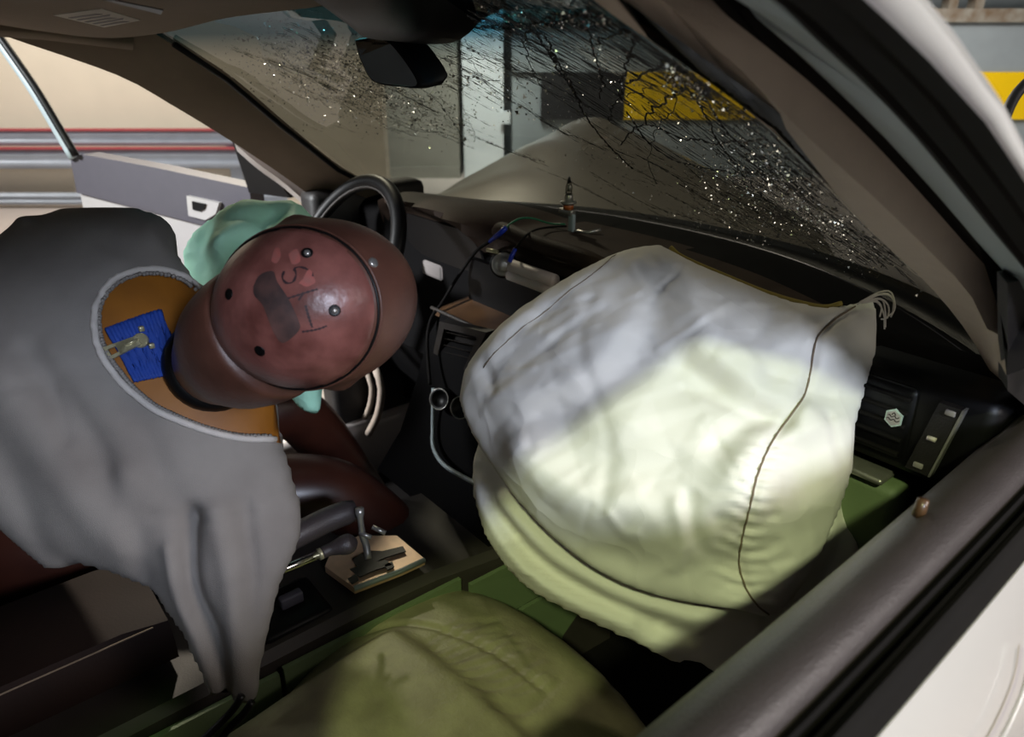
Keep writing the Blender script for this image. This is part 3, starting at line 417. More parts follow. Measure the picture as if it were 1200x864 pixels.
# ------------------------------------------------------------------ car body
car = root('car_body', 'body shell of the crashed white car with cracked windshield', 'car', (0, 1, 0))
RS = np.array(D['ws_rail'])
def ws(s, t, off=0):
    k = t*(len(RS)-1); i = min(int(k), len(RS)-2); a = k-i; q = RS[i]*(1-a)+RS[i+1]*a; b = max(0, 1-abs(s)**2.2)
    p = Vector((q[0]*s, q[1]+b*(.32*(1-t)+.13*t), q[2]+.02*b*t-.005*b))
    return p + Vector((0, -.47, -.88))*off
def rails2(name, keys, off, m, **k): return rails(name, [D[q] if isinstance(q, str) else q for q in keys], 56, off, m, car, **k)
ap0 = [[*q] for q in RS[::-1]]
ap0 = [[.55, -1, 1.39], [.56, -.4, 1.40], [.55, .1, 1.40], [.53, .30, 1.39]]+ap0+[[.69, .99, .96]]
rails2('pillar_trim', [ap0, 'ap1', 'ap2'], (.003, .012, .004), M['trim'], label='grey brown trim on the near windshield pillar')
rails2('door_seal', ['ap2', 'ap3'], (.015, .02, .01), M['rubber'])
rails2('pillar_flange', ['ap3', 'ap4'], (.012, .03, .01), M['flange'], label='bare grey metal flange of the near pillar')
def by_y(r_, ys):
    c = cat_rom(r_, 200); o = np.argsort(c[:, 1]); return np.stack([np.interp(ys, c[o, 1], c[o, 0]), ys, np.interp(ys, c[o, 1], c[o, 2])], 1)
YS = np.concatenate([np.linspace(-1, .2, 8)[:-1], np.linspace(.2, min(max(p[1] for p in D[q]) for q in ('ap4', 'ap5', 'ap6')), 34)])
L4, L5, L6 = [by_y(D[q], YS) for q in ('ap4', 'ap5', 'ap6')]
def between(a, b, t, d=(0, 0, 0)): return (a*(1-t)+b*t+np.array(d)).tolist()
q = [between(L4, L5, t, d) for t, d in ((0, (0, 0, 0)), (.22, (-.004, -.004, 0)), (.25, (.01, .012, .004)), (.33, (.01, .012, .004)), (.36, (-.003, -.004, 0)), (.62, (0, 0, 0)), (.65, (.008, .01, 0)), (.7, (.008, .01, 0)), (.73, (0, 0, 0)), (1, (0, 0, 0)))]
rails2('window_frame', q, (-.004, .009, .002), M['rubber'], label='black rubber lined frame of the near window')
L6 = L5+np.array((.0112, .0045, .0086))*np.interp(YS, (.40, .56), (1, .35))[:, None]; rails2('roof_rail', [L5.tolist(), between(L5, L6, .4, (.0012, -.0006, -.0006)), between(L5, L6, .8, (.0010, -.0003, .0)), L6.tolist()], (-.004, .010, .004), M['white_paint'], sub=2, label='white painted outer edge of the near pillar')
rails('pillar_trim', [D['lp_in'], D['lp_out']], 24, (-.03, .03, .0), M['liner'], car, sub=2, label='dark trim on the driver side windshield pillar')
MB().tube([np.array(p)+np.array((.012, -.004, .004)) for p in D['lp_in'][1:]], .006, 6).build('glass_gasket', M['black'], car)
# roof lining over the head of the driver, ending above the windshield
secs = []
for x in np.linspace(-.655, .655, 19):
    b = 1-abs(x/.655)**2.6
    fy = .545-.10*min(1, abs(x)/.56)**2.2-2.2*max(0, abs(x)-.56)
    prof = [(fy, 1.372+.012*b-.02*(1-b)), (min(.40, fy-.02), 1.378+.02*b-.015*(1-b)), (.2, 1.385+.03*b-.015*(1-b)), (-.2, 1.395+.03*b-.015*(1-b)), (-.9, 1.39+.02*b)]
    secs.append([(x, y, z) for y, z in prof]+[(x, y, z+.03) for y, z in reversed(prof)])
loft('roof_lining', secs, M['liner'], car)
MB().tube(cat_rom([(-.57, .44, 1.345), (-.60, .2, 1.37), (-.60, -.3, 1.385), (-.6, -.9, 1.38)], 10), [.035]*10, 8).build('roof_side_rail', M['liner'], car)
MB().tube(cat_rom([(.64, .25, 1.37), (.655, -.1, 1.385), (.65, -.9, 1.375)], 10), [.032]*10, 8).build('roof_side_rail', M['liner'], car)
MB().box((.62, -.23, .5), (.76, -.10, 1.36), .02).build('centre_pillar', M['trim'], car)
MB().box((-.80, -.23, .2), (-.70, -.10, 1.36), .02).build('centre_pillar', M['liner'], car)
# windshield pane
n1, n2 = 48, 30; V = [tuple(ws(1.05*(-1+2*i/n1), j/n2)) for j in range(n2+1) for i in range(n1+1)]
F = [(j*(n1+1)+i, j*(n1+1)+i+1, (j+1)*(n1+1)+i+1, (j+1)*(n1+1)+i) for j in range(n2) for i in range(n1)]
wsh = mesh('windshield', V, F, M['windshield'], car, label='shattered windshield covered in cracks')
# cracks: thin dark wedges standing in the glass
cm = MB()
def crack(pts, wd):
    P = [ws(max(-1, min(1, s)), max(0, min(.99, t)), .001) for s, t in pts]
    for i in range(len(P)-1):
        a, b = P[i], P[i+1]
        if (b-a).length < 1e-5: continue
        d = (b-a).normalized(); n = Vector((0, -.47, -.88)); sd = d.cross(n).normalized()*wd*.5
        cm.add([tuple(a-sd), tuple(b-sd), tuple(b+sd), tuple(a+sd), tuple((a+b)/2+n*wd)], [(0, 1, 2, 3), (1, 0, 4), (2, 1, 4), (3, 2, 4), (0, 3, 4)])
def wiggle(pts, n, amp):
    P = cat_rom([(a, b, 0) for a, b in pts], n)[:, :2]; return [(p[0]+random.gauss(0, amp), p[1]+random.gauss(0, amp*1.2)) for p in P]
dirn = np.array((.055, -.075))
for ci, c in enumerate(D['cracks']):
    w_ = wiggle(c, 4+5*len(c), .0022); crack(w_, random.choice((.0012, .0018, .0024) if ci < 24 else (.0008, .0012)))
    for k in range(5+3*len(c)):
        p = random.choice(w_); L = random.uniform(.15, .8)*random.choice((-1, 1)); e = np.array(p)+dirn*L*(1+random.gauss(0, .15))+np.array((random.gauss(0, .006), 0))
        crack([p, tuple((np.array(p)+e)/2+np.random.normal(0, .001, 2)), tuple(e)], random.uniform(.0004, .0011))
for A_, B_, e1, e2, n in D['sparks']:                       # branching hairline net in the crushed zones
    for k in range(n//3):
        f = random.random(); g1, g2 = random.gauss(0, 1), random.gauss(0, 1)
        p = np.array(A_)*(1-f)+np.array(B_)*f+np.array(e1)*g1*.8+np.array(e2)*g2*.8
        ang = random.gauss(0, .9); L = random.uniform(.01, .05); d_ = np.array((math.cos(ang), -1.2*math.sin(ang+.6)))*L
        crack([tuple(p), tuple(p+d_*.5+np.random.normal(0, .002, 2)), tuple(p+d_)], random.uniform(.0004, .0010))
cm.build('crack_web', M['crack'], wsh, smooth=False, kind='stuff')
gm = MB(); gl = MB()
for A_, B_, e1, e2, n in D['sparks']:
    for k in range(int(n*(7 if A_[0] < -.1 else 2.2))):
        f = random.random(); p = np.array(A_)*(1-f)+np.array(B_)*f+np.array(e1)*random.gauss(0, .9)+np.array(e2)*random.gauss(0, .9)
        if not (-.99 < p[0] < .99 and .01 < p[1] < .98): continue
        c = ws(p[0], p[1], -.004 if A_[0] < -.1 else random.choice((.004, -.004))); r_ = random.choice((.0004, .0006, .0008, .0012, .0019))*((1.2 if random.random() < .9 else 2.2) if A_[0] < -.1 else 1); ax = Vector(np.random.normal(0, 1, 3)).normalized(); u = ax.orthogonal().normalized(); v = ax.cross(u)
        (gl if A_[0] < -.1 and random.random() < .45 else gm).add([tuple(c+u*r_), tuple(c-u*.6*r_+v*r_), tuple(c-u*.5*r_-v*r_*.9), tuple(c+ax*r_)], [(0, 1, 2), (0, 2, 3), (1, 0, 3), (2, 1, 3)])
for c in D['cracks']:
    for p in wiggle(c, 6*len(c), .004):
        if random.random() < .6: continue
        c_ = ws(max(-.99, min(.99, p[0])), max(.01, min(.98, p[1])), .004); r_ = random.choice((.0005, .0008, .0013)); ax = Vector(np.random.normal(0, 1, 3)).normalized(); u = ax.orthogonal().normalized(); v = ax.cross(u)
        gm.add([tuple(c_+u*r_), tuple(c_-u*.6*r_+v*r_), tuple(c_-u*.5*r_-v*r_*.9), tuple(c_+ax*r_)], [(0, 1, 2), (0, 2, 3), (1, 0, 3), (2, 1, 3)])
gm.build('glass_splinters', M['glint'], wsh, smooth=False, kind='stuff'); gl.build('crushed_glass', M['crushed'], wsh, smooth=False, kind='stuff')
# buckled hood, firewall, floor pan
H = [cat_rom(r_, 26) for r_ in D['hood']]; rows = [cat_rom([H[k][i] for k in range(4)], 16) for i in range(26)]
secs = [list(map(tuple, r_))+[tuple(p-np.array((0, 0, .03))) for p in r_[::-1]] for r_ in rows]
loft('buckled_hood', secs, M['hood_paint'], car, label='grey hood pushed up into a ridge ahead of the glass')
V = []; nx = 40
for x in np.linspace(-.80, .80, nx):
    ybc = 1.0+.30*(1-min(1, abs(x)/.69)**2.2); V += [(x, ybc+.03, .960), (x, ybc+.14, .950), (x, ybc+.16, .3), (x, ybc+.03, .3)]
MB().add(V, [(i*4+j, i*4+(j+1) % 4, (i+1)*4+(j+1) % 4, (i+1)*4+j) for i in range(nx-1) for j in range(4)]).build('cowl', M['black'], car)
MB().box((-.80, .80, .2), (-.715, 1.12, 1.0), .02).build('hinge_pillar', M['dark'], car)
MB().box((-.78, -1.2, .16), (.80, 1.5, .20), .0).build('floor_pan', M['rubber'], car, smooth=False)
MB().box((-.80, -1.2, .16), (-.70, 1.1, .38), .02).build('door_sill', M['white_paint'], car)
MB().box((.74, -1.2, .16), (.82, 1.1, .38), .02).build('door_sill', M['white_paint'], car)
for k, s_ in enumerate(D['sillstrips']):
    rr = (.012, .008, .010, .008)[k]; MB().tube(cat_rom(s_, 10), rr, 8).build('door_aperture_strip', (M['chrome'], M['trim'], M['trim'], M['white_paint'])[k], car)
rails('fender_edge', [D['fender'], [[p[0]-.02, p[1]+.03, p[2]+.03] for p in D['fender']], [[p[0]-.02, p[1]+.07, p[2]+.04] for p in D['fender']]], 12, (-.02, .01, -.02), M['white_paint'], car, label='white painted edge at the open driver door')
MB().prism([(.765, -.24, .97), (.765, -1.05, .97), (.67, -.95, 1.30), (.655, -.24, 1.345)], (-.004, 0, 0)).build('rear_window', M['tinted'], car, smooth=False, label='green tinted glass of the near rear door')
MB().box((.74, -1.1, .3), (.82, -.24, .97), .02).build('rear_door', M['white_paint'], car)
MB().prism([(-.765, -.23, .97), (-.765, -1.15, .97), (-.66, -1.05, 1.36), (-.65, -.23, 1.375)], (.004, 0, 0)).build('rear_window', glass_mat('light_blocking_glass', (.10, .13, .09), .6), car, smooth=False, label='unseen glass of the far rear door, darkened to block lamp light')  # unseen pane, darkened to keep lamp light out of the cabin
MB().box((-.82, -1.15, .3), (-.74, -.23, .97), .02).build('rear_door', M['white_paint'], car)

# ------------------------------------------------------------------ dashboard
da = root('dashboard', 'dark brown dashboard with burst open airbag lid and gutted radio bay', 'dashboard', (0, 1.0, .9))
def yb(x): return 1.0+.30*(1-min(1, abs(x)/.69)**2.2)
secs = []
for x in (-.72, -.66, -.60, -.57, -.5, -.4, -.3, -.23, -.19, -.15, 0, .15, .3, .45, .58, .66, .71):
    hump = max(0, 1-((x+.40)/.205)**4); b = yb(x)-.01; front = .92-.045*(x > .5)*(x-.5)
    e = [(b+.022, .962), (b-.03, .976), (max(b-.16, 1.0), .985+.02*hump), (.975-.04*hump, .985+.035*hump), (.93-.06*hump, .965+.05*hump), (front-.05*hump, .945+.065*hump), (front+.03*hump, .90+.05*hump), (front+.02*hump, .80), (front-.02, .66), (front+.05, .52), (front+.15, .40)]
    secs.append([(x, y, z) for y, z in e]+[(x, b+.02, .40), (x, b+.02, .9)])
# finer sideways sampling
S_ = np.array(secs); S2 = np.stack([cat_rom(S_[:, j], 60) for j in range(S_.shape[1])], 1)
S3 = []
for s_ in S2: S3.append(np.vstack([cat_rom(s_[:9], 30), s_[9:]]))
dp = loft('dash_pad', [list(map(tuple, s_)) for s_ in S3], M['dash'], da); dp.data.materials.append(M['matt'])
for p_ in dp.data.polygons:
    if (p_.center.z < .945 and p_.center.y < 1.2) or p_.center.y > yb(p_.center.x)-.165: p_.material_index = 1  # lower face in black plastic; rear band blackened to subdue stray lamp light
# centre stack with the open radio bay
st = root_ = None
stk = [(-.20, .16, .945, .955), (-.20, .16, .90, .94)]
def quadbox(mb, x0, x1, pts, dy=.06):
    A_ = [(x0, y, z) for y, z in pts]+[(x0, y+dy, z-.01) for y, z in reversed(pts)]; B_ = [(x1, *p[1:]) for p in A_]; n = len(A_)
    mb.add(A_+B_, [tuple(range(n)), tuple(reversed(range(n, 2*n)))]+[((i+1) % n, i, n+i, n+(i+1) % n) for i in range(n)]); return mb
quadbox(MB(), -.235, .12, [(.83, .828), (.80, .79), (.765, .70), (.72, .60), (.66, .53)], .10).build('centre_stack', M['matt'], da, auto=30)
MB().tube(cat_rom([(-.262, .826, .834), (-.15, .82, .838), (.0, .82, .839), (.12, .825, .838)], 14), .0035, 8).build('bay_lip', M['console_top'], da, label='thin pale lip under the empty radio bay')
MB().prism([(-.262, .83, .828), (.12, .83, .832), (.12, .905, .845), (-.245, .905, .845)], (0, 0, -.01)).build('bay_shelf', M['wood'], da, smooth=False, label='brown shelf of the radio bay')
mb = MB(); mb.box((-.235, .90, .835), (.12, .915, .93), .0); mb.build('radio_bay', M['black'], da, smooth=False)
MB().tube(cat_rom([(-.205, .958, .975), (-.17, .94, .99), (-.05, .925, .99), (.07, .93, .985), (.12, .95, .965)], 20), .017, 10).build('bay_hood', M['dash'], da, label='dark brow above the radio bay')
v0, v1, v2, v3 = [Vector(p) for p in D['vent']]
vt = MB(); nrm = (v1-v0).cross(v3-v0).normalized()
def lerp2(a, b): return v0*(1-a)*(1-b)+v1*a*(1-b)+v2*a*b+v3*(1-a)*b
if nrm.dot(Vector((.9, -.8, .5))) < 0: nrm = -nrm
def frame_quad(w_):
    mb = MB(); o = [lerp2(a, b)+nrm*.006 for a, b in ((-w_, -w_), (1+w_, -w_), (1+w_, 1+w_), (-w_, 1+w_))]; i = [lerp2(a, b)+nrm*.006 for a, b in ((0, 0), (1, 0), (1, 1), (0, 1))]; k = [p-nrm*.02 for p in o]; j = [p-nrm*.02 for p in i]
    mb.add([tuple(p) for p in o+i+j+k], [(a, (a+1) % 4, 4+(a+1) % 4, 4+a) for a in range(4)]+[(4+a, 4+(a+1) % 4, 8+(a+1) % 4, 8+a) for a in range(4)]+[((a+1) % 4, a, 12+a, 12+(a+1) % 4) for a in range(4)]+[(8, 9, 10, 11)]); return mb
av = frame_quad(.18).build('air_vent', M['dark'], da, smooth=False, label='slatted air vent left of the airbag')
for k in range(5):
    a, b, c, d = [lerp2(x_, y_)+nrm*h_ for x_, y_, h_ in ((.02, .1+.19*k, .002), (.98, .1+.19*k, .002), (.98, .18+.19*k, -.008), (.02, .18+.19*k, -.008))]
    MB().prism([a, b, c, d], nrm*-.003).build('slat', M['console_top'], av, smooth=False)
for k, p in enumerate(D['knobs']):
    kn = MB().lathe(p, (.35, -.85, .4), [(-.03, .021), (.008, .021), (.012, .019), (.010, .015), (.004, .014)], 24).build('knob', M['black'], da)
    MB().tube([Vector(p)+Matrix.Rotation(a, 3, Vector((.35, -.85, .4)).normalized()) @ (Vector((.35, -.85, .4)).orthogonal().normalized()*.020)+Vector((.35, -.85, .4)).normalized()*.011 for a in np.linspace(0, 2*math.pi, 25)], .0012, 6).build('knob_ring', M['steel'], kn)
MB().tube(cat_rom(D['stack_strip'], 24), .004, 8).build('stack_edge_strip', M['flange'], da)
# instrument binnacle
MB().prism([(-.55, .93, .97), (-.24, .93, .97), (-.22, .955, .86), (-.56, .955, .86)], (0, .02, 0)).build('instrument_glass', M['black'], da, smooth=False)
# stalk bracket visible behind the head
MB().box((-.30, .83, .895), (-.23, .84, .925), .006).build('trim_plate', M['print'], da, label='pale plate in the shadow below the instruments')
# passenger end: vent with slider, glove box
MB().box((.555, .868, .868), (.725, .95, .985), .014).build('end_panel', M['black'], da)
ev = MB().box((.585, .862, .885), (.648, .875, .975), .008).build('air_vent', M['black'], da)
for k in range(5): MB().box((.59, .857, .893+.017*k), (.643, .866, .897+.017*k), .001).build('slat', M['rubber'], ev)
sl = MB().prism([(.654, .858, .884), (.678, .858, .884), (.693, .858, .972), (.671, .858, .972)], (0, .014, 0)).build('vent_slider', M['dark'], da, smooth=False)
MB().prism([(.679, .857, .884), (.6815, .857, .884), (.6965, .857, .972), (.694, .857, .972)], (0, .012, 0)).build('slider_edge', M['steel'], sl, smooth=False)
MB().box((.669, .854, .928), (.678, .859, .932), .0).build('slider_mark', M['white_plastic'], sl)
for x, z in ((.662, .890), (.679, .962)): MB().box((x, .855, z), (x+.010, .859, z+.006), .001).build('slider_icon', M['print'], sl)
gb = MB().box((.40, .864, .60), (.653, .92, .846), .012).build('glove_box', M['console'], da, label='olive green glove box door beside the airbag')
MB().box((.45, .854, .849), (.636, .89, .858), .004).build('handle_bar', M['steel'], gb)
MB().box((.660, .872, .60), (.725, .92, .835), .012).build('side_panel', M['dark'], da)
stc = Vector((.631, .8555, .938)); hexa = [stc+Vector((math.cos(a)*.0105, 0, math.sin(a)*.0115)) for a in [math.pi/6+k*math.pi/3 for k in range(6)]]
sk = MB().prism(hexa, (0, .002, 0)).build('hexagon_sticker', M['sticker'], None, smooth=False)
tagt(sk, 'small silver hexagon sticker with dark script on the black vent', 'sticker')
MB().prism([tuple(stc+(p-stc)*.82+Vector((0, -.0006, 0))) for p in hexa], (0, .0006, 0)).build('inner_field', M['steel'], sk, smooth=False)
for a, b, c in ((-.006, .002, .012), (-.007, -.002, .014)): MB().tube(cat_rom([stc+Vector((a+c*f, -.001, b+.0012*math.sin(f*14))) for f in np.linspace(0, 1, 9)], 18), .0005, 5).build('script_line', M['ink'], sk)
MB().tube(cat_rom([stc+Vector(q) for q in ((-.002, -.001, .004), (0, -.001, .007), (.002, -.001, .004))], 8), .0005, 5).build('script_line', M['ink'], sk)

# ------------------------------------------------------------------ steering wheel
sw = root('steering_wheel', 'black leather steering wheel partly hidden behind the dummy head', 'steering wheel', (-.40, .78, .90))
SWC = Vector((-.505, .76, .89)); ax = Vector((0, -.85, .53)).normalized(); su = Vector((1, 0, 0)); sv = ax.cross(su)
if sv.z < 0: sv = -sv
ring = [SWC+su*.185*math.cos(a)+sv*.185*math.sin(a) for a in np.linspace(0, 2*math.pi, 49)]
MB().tube(ring, .0165, 12, False).build('rim', M['black'], sw)
MB().tube([p*.0+SWC+(p-SWC)*.925+ax*.004 for p in ring], .004, 8, False).build('inner_trim', M['console_top'], sw, label='dull grey inner edge of the rim')
MB().lathe(SWC-ax*.03, ax, [(0, .03), (.01, .06), (.03, .065), (.04, .05)], 20).build('hub', M['dark'], sw)
for a in (0.15, math.pi-.15, -math.pi/2-.3, -math.pi/2+.3):
    MB().tube([SWC-ax*.005, SWC+(su*math.cos(a)+sv*math.sin(a))*.18], [.022, .014], 8).build('spoke', M['steel'] if abs(a) > 1.8 or a < 1 else M['dark'], sw)

# ------------------------------------------------------------------ driver airbag
I = Inflate(D['mintF'], D['mint'], .007)
rng = np.random.RandomState(7); cr_ = np.zeros(I.UU.shape)
for k in range(9):
    a = rng.uniform(0, math.pi); f = rng.uniform(9, 20); q = (I.UU*math.cos(a)+I.VV*math.sin(a))*f+rng.uniform(0, 1)+.25*np.sin(7*(I.UU*math.sin(a)-I.VV*math.cos(a))*2+k)
    cr_ += (np.abs((q % 1)-.5)*2-.5)*.02*min(1, 12/f)
mi = I.build('driver_airbag', I.h*.085+cr_*I.h, I.h*.07, M['mint'], None)
tagt(mi, 'crumpled mint green airbag hanging from the steering wheel behind the dummy', 'airbag')

# ------------------------------------------------------------------ passenger airbag
pa = root('passenger_airbag', 'large inflated white airbag with seams in front of the dashboard', 'airbag', D['bagF'][0])
I = Inflate(D['bagF'], D['bag_front'], .0032, .55); R_ = I.relief(D['bag_rel'])
fine = np.zeros(I.UU.shape)
for k in range(7):
    a = rng.uniform(0, math.pi); f = rng.uniform(6, 14); q = (I.UU*math.cos(a)+I.VV*math.sin(a))*f+rng.uniform(0, 1)+.3*np.sin(9*(I.UU*math.sin(a)-I.VV*math.cos(a))+k)
    fine += (np.abs((q % 1)-.5)*2-.5)*.0052
ds, _, _ = seg_dist(I.UU, I.VV, cat_rom(D['bag_seam'], 60))
seamv = D['bag_seam'][-1][1]
puck = np.sin(I.VV*520+np.sin(I.UU*90)*1.5)*.0030*np.exp(-(ds/.022)**2)*(I.VV < D['bag_seam'][6][1])
for k in range(70):
    c_ = np.array((rng.uniform(I.u[0], I.u[-1]), rng.uniform(I.v[0], I.v[-1]))); a = rng.uniform(-.9, .9)+(math.pi/2 if rng.rand() < .35 else 0); L = rng.uniform(.015, .06); d_ = np.array((math.cos(a), math.sin(a)))*L
    fine += I.relief([([c_-d_, c_+rng.normal(0, .004, 2), c_+d_], rng.choice((-1, 1))*rng.uniform(.0008, .0022), rng.uniform(.0035, .007))])
Hf = I.h*.115+(R_+fine)*np.minimum(1, I.h*2)-.006*np.exp(-(ds/.006)**2)*np.minimum(1, I.h*3)+puck*np.minimum(1, I.h*2)
I.build('front_panel', Hf, I.h*.09, M['airbag'], pa)
tube_on(I, Hf, D['bag_seam'], .0011, 6, .0018, 'panel_seam', M['seam'], pa, 110)
tube_on(I, Hf, D['bag_seam2'], .0006, 5, .0005, 'panel_seam', M['seam'], pa, 30)
tube_on(I, Hf*0+.006, [(u, v+.005) for u, v in D['bag_edge']], .0030, 6, .0, 'edge_binding', mat('yellowed_binding', (150, 132, 60), .7), pa, 40)
J = Inflate(D['flapF'], D['bag_back'], .006, .55); R_ = J.relief(D['flap_rel'])
J.build('lower_fold', J.h*.085+R_*np.minimum(1, J.h*2.5), J.h*.09, M['airbag'], pa, label='slack lower fold of the bag')
tm = MB()
for t_ in D['thread']: tm.tube(cat_rom(t_, 16), .0009, 5)
tm.build('thread_fringe', M['thread'], pa, kind='stuff', label='loose bundle of frayed white threads')

# ------------------------------------------------------------------ crash test dummy
du = root('crash_test_dummy', 'armless brown crash test dummy in a pale shirt slumped sideways between the seats', 'crash test dummy', (-.25, .1, .55))
I = Inflate(D['shirtF'], D['shirt'], .0055, .5); R_ = I.relief(D['shirt_rel'])
Hs = I.h*.105+R_*np.minimum(1, I.h*3); Hk = I.h*.10
sh = I.build('shirt', Hs, Hk, M['shirt'], du, hole=D['neckline'], label='stained cream cotton undershirt with an empty hanging sleeve')
tube_on(I, Hs, D['neckcurve'], [.0042]*90, 8, .0005, 'collar_binding', mat('shirt_binding', (196, 190, 184), .9, bump=.5, bscale=900), sh, 90)
inner = np.array(D['neckcurve']); 
# scalloped stitching inside the collar
tm = MB(); cpts = cat_rom(D['neckcurve'], 110); cen = np.mean(cpts, 0)
for i, (u, v) in enumerate(cpts):
    dv = cen-np.array((u, v)); dv /= np.linalg.norm(dv); u2, v2 = np.array((u, v))+dv*.006
    tm.lathe(I.world(u2, v2, I.height(u2, v2, Hs)-.001), I.N, [(-.002, .001), (0, .0032), (.002, .001)], 8)
tm.build('collar_scallops', M['shirt'], sh, kind='stuff')
ja = I.build('torso', I.h*.105-.009, Hk*.95, M['tan'], du, keep=D['jacketkeep'], back=False, label='tan vinyl chest skin showing in the neckline')
sol = ja.modifiers.new('thickness', 'SOLIDIFY'); sol.thickness = .03; sol.offset = -1
# zipper
hj = I.h*.105-.006
tp = np.array(D['tape']); 
gridV = []; nA, nB = 90, 16
t00, t10, t11, t01 = tp[0], tp[1], tp[5], tp[6]
for i in range(nA+1):
    for j in range(nB+1):
        a, b = i/nA, j/nB; q = t00*(1-a)*(1-b)+t10*a*(1-b)+t11*a*b+t01*(1-a)*b
        rib = .0020*math.sin(a*95) if (b < .25 or b > .8) else (.0006*math.sin(a*40)); gridV.append(I.world(q[0], q[1], I.height(q[0], q[1], hj)+.004+rib))
zt = mesh('zipper_tape', gridV, [(i*(nB+1)+j, (i+1)*(nB+1)+j, (i+1)*(nB+1)+j+1, i*(nB+1)+j+1) for i in range(nA) for j in range(nB)], M['blue'], du, label='ribbed blue zipper tape at the nape')
so = zt.modifiers.new('thickness', 'SOLIDIFY'); so.thickness = .002
za, zb, zc, zd = [Vector(I.world(u, v, I.height(u, v, hj)+.012)) for u, v in D['zip']]
zl = root; axz = (zd-za).normalized(); nz_ = Vector(I.N); sz = axz.cross(nz_).normalized(); o0 = (za+zb)/2
def zpt(a, b, c): return tuple(o0+axz*a+sz*b+nz_*c)
L_ = (zc-o0).length
def zring(mb, poly, hole, t0, t1):
    n = len(poly); A_ = [zpt(a, b, t1) for a, b in poly]; B_ = [zpt(a, b, t1) for a, b in hole]; C_ = [zpt(a, b, t0) for a, b in poly]; E_ = [zpt(a, b, t0) for a, b in hole]
    mb.add(A_+B_+C_+E_, [f for i in range(n) for f in ((i, (i+1) % n, n+(i+1) % n, n+i), (2*n+i, 3*n+i, 3*n+(i+1) % n, 2*n+(i+1) % n), (i, 2*n+i, 2*n+(i+1) % n, (i+1) % n), (n+i, n+(i+1) % n, 3*n+(i+1) % n, 3*n+i))])
zm = MB(); zring(zm, [(0, -.0085), (L_, -.006), (L_, .006), (0, .0085)], [(.003, -.0042), (.012, -.0038), (.012, .0038), (.003, .0042)], .002, .005)
zring(zm, [(.012, -.0075), (L_+.004, -.0058), (L_+.004, .0058), (.012, .0075)], [(.022, -.0018), (L_, -.0016), (L_, .0016), (.022, .0018)], .002, .005)
zp = zm.build('zipper_pull', M['brass'], du, smooth=False, label='aged metal zipper pull')
MB().lathe(zpt(L_+.004, 0, -.004), nz_, [(0, .0085), (.005, .009), (.0062, .008)], 16).build('slider', M['brass'], zp, auto=30)
for b in (-.012, .012): MB().box(*[tuple(Vector(zpt(L_+.012, b, .002))+Vector((k,)*3)) for k in (-.003, .003)], .001).build('end_stop', M['brass'], zp)
MB().tube([zpt(.021, 0, .006), zpt(L_+.004, 0, .007)], .0016, 6).build('bridge', M['brass'], zp)
# legs, pelvis: one continuous vinyl body
SK = [(-.37, -.02, .62), (-.34, .03, .57), (-.28, .13, .56), (-.17, .33, .63), (-.10, .50, .62), (-.07, .58, .52), (-.08, .72, .30), (-.47, .13, .60), (-.42, .33, .64), (-.38, .55, .66), (-.40, .62, .55), (-.42, .75, .30), (-.34, .05, .74), (-.2, .17, .86), (-.02, .28, .93)]
ED = [(0, 1), (1, 2), (2, 3), (3, 4), (4, 5), (5, 6), (1, 7), (7, 8), (8, 9), (9, 10), (10, 11), (1, 12), (12, 13), (13, 14)]
RD = [.13, .13, .095, .085, .068, .062, .045, .095, .085, .068, .062, .045, .11, .10, .06]
me = bpy.data.meshes.new('body'); me.from_pydata(SK, ED, []); bo = bpy.data.objects.new('body', me); SC.collection.objects.link(bo); world_parent(bo, du)
me.materials.append(M['leg']); smd = bo.modifiers.new('skin', 'SKIN'); 
for i, r_ in enumerate(RD): me.skin_vertices[0].data[i].radius = (r_, r_)
me.skin_vertices[0].data[0].use_root = True
bo.modifiers.new('sub', 'SUBSURF').levels = 2; bo.modifiers['sub'].render_levels = 2; smd.use_smooth_shade = True
# head
HA, HL, HB = [Vector(q) for q in D['head_axes']]; HC = Vector(D['head_c']); SA = (.103, .086, .102)
def hp(d, k=1.0):
    """d: direction in head axes (crown, left, back)"""
    return HC+HA*d[0]*SA[0]*k+HL*d[1]*SA[1]*k+HB*d[2]*SA[2]*k
def face_r(d):
    x, y, z = d; k = 1.0
    if z < 0:                                   # the face side: flatter, with brow, nose, chin and mouth
        f = -z; k += .10*f*math.exp(-((x+.55)/.35)**2-(y/.45)**2)                  # chin
        k += .20*f*math.exp(-((x+.10)/.13)**2-(y/.11)**2)+.10*f*math.exp(-((x-.05)/.2)**2-(y/.09)**2)   # nose
        k += .03*f*math.exp(-((x-.28)/.10)**2-(y/.6)**2)                           # brow
        k -= .06*f*(math.exp(-((x-.12)/.10)**2-((y-.34)/.15)**2)+math.exp(-((x-.12)/.10)**2-((y+.34)/.15)**2))  # eye sockets
        k += .03*f*math.exp(-((x+.36)/.05)**2-(y/.22)**2)-.03*f*math.exp(-((x+.42)/.025)**2-(y/.22)**2)  # lips
    k += .09*math.exp(-((x+.02)/.16)**2-((abs(y)-1)/.10)**2-((z+.05)/.12)**2)      # ears
    return k
nu, nv = 96, 64; V = []; F = []
for j in range(nv+1):
    th = math.pi*j/nv
    for i in range(nu):
        ph = 2*math.pi*i/nu; d = (math.sin(th)*math.cos(ph), math.sin(th)*math.sin(ph), math.cos(th)); k = face_r(d); V.append(hp(d, k*(.975 if d[2]-.2*d[0] > .42 else 1)))
for j in range(nv):
    for i in range(nu): F.append((j*nu+i, (j+1)*nu+i, (j+1)*nu+(i+1) % nu, j*nu+(i+1) % nu))
hd = mesh('head', V, F, M['skin'], du, label='brown vinyl head, face turned down and away')
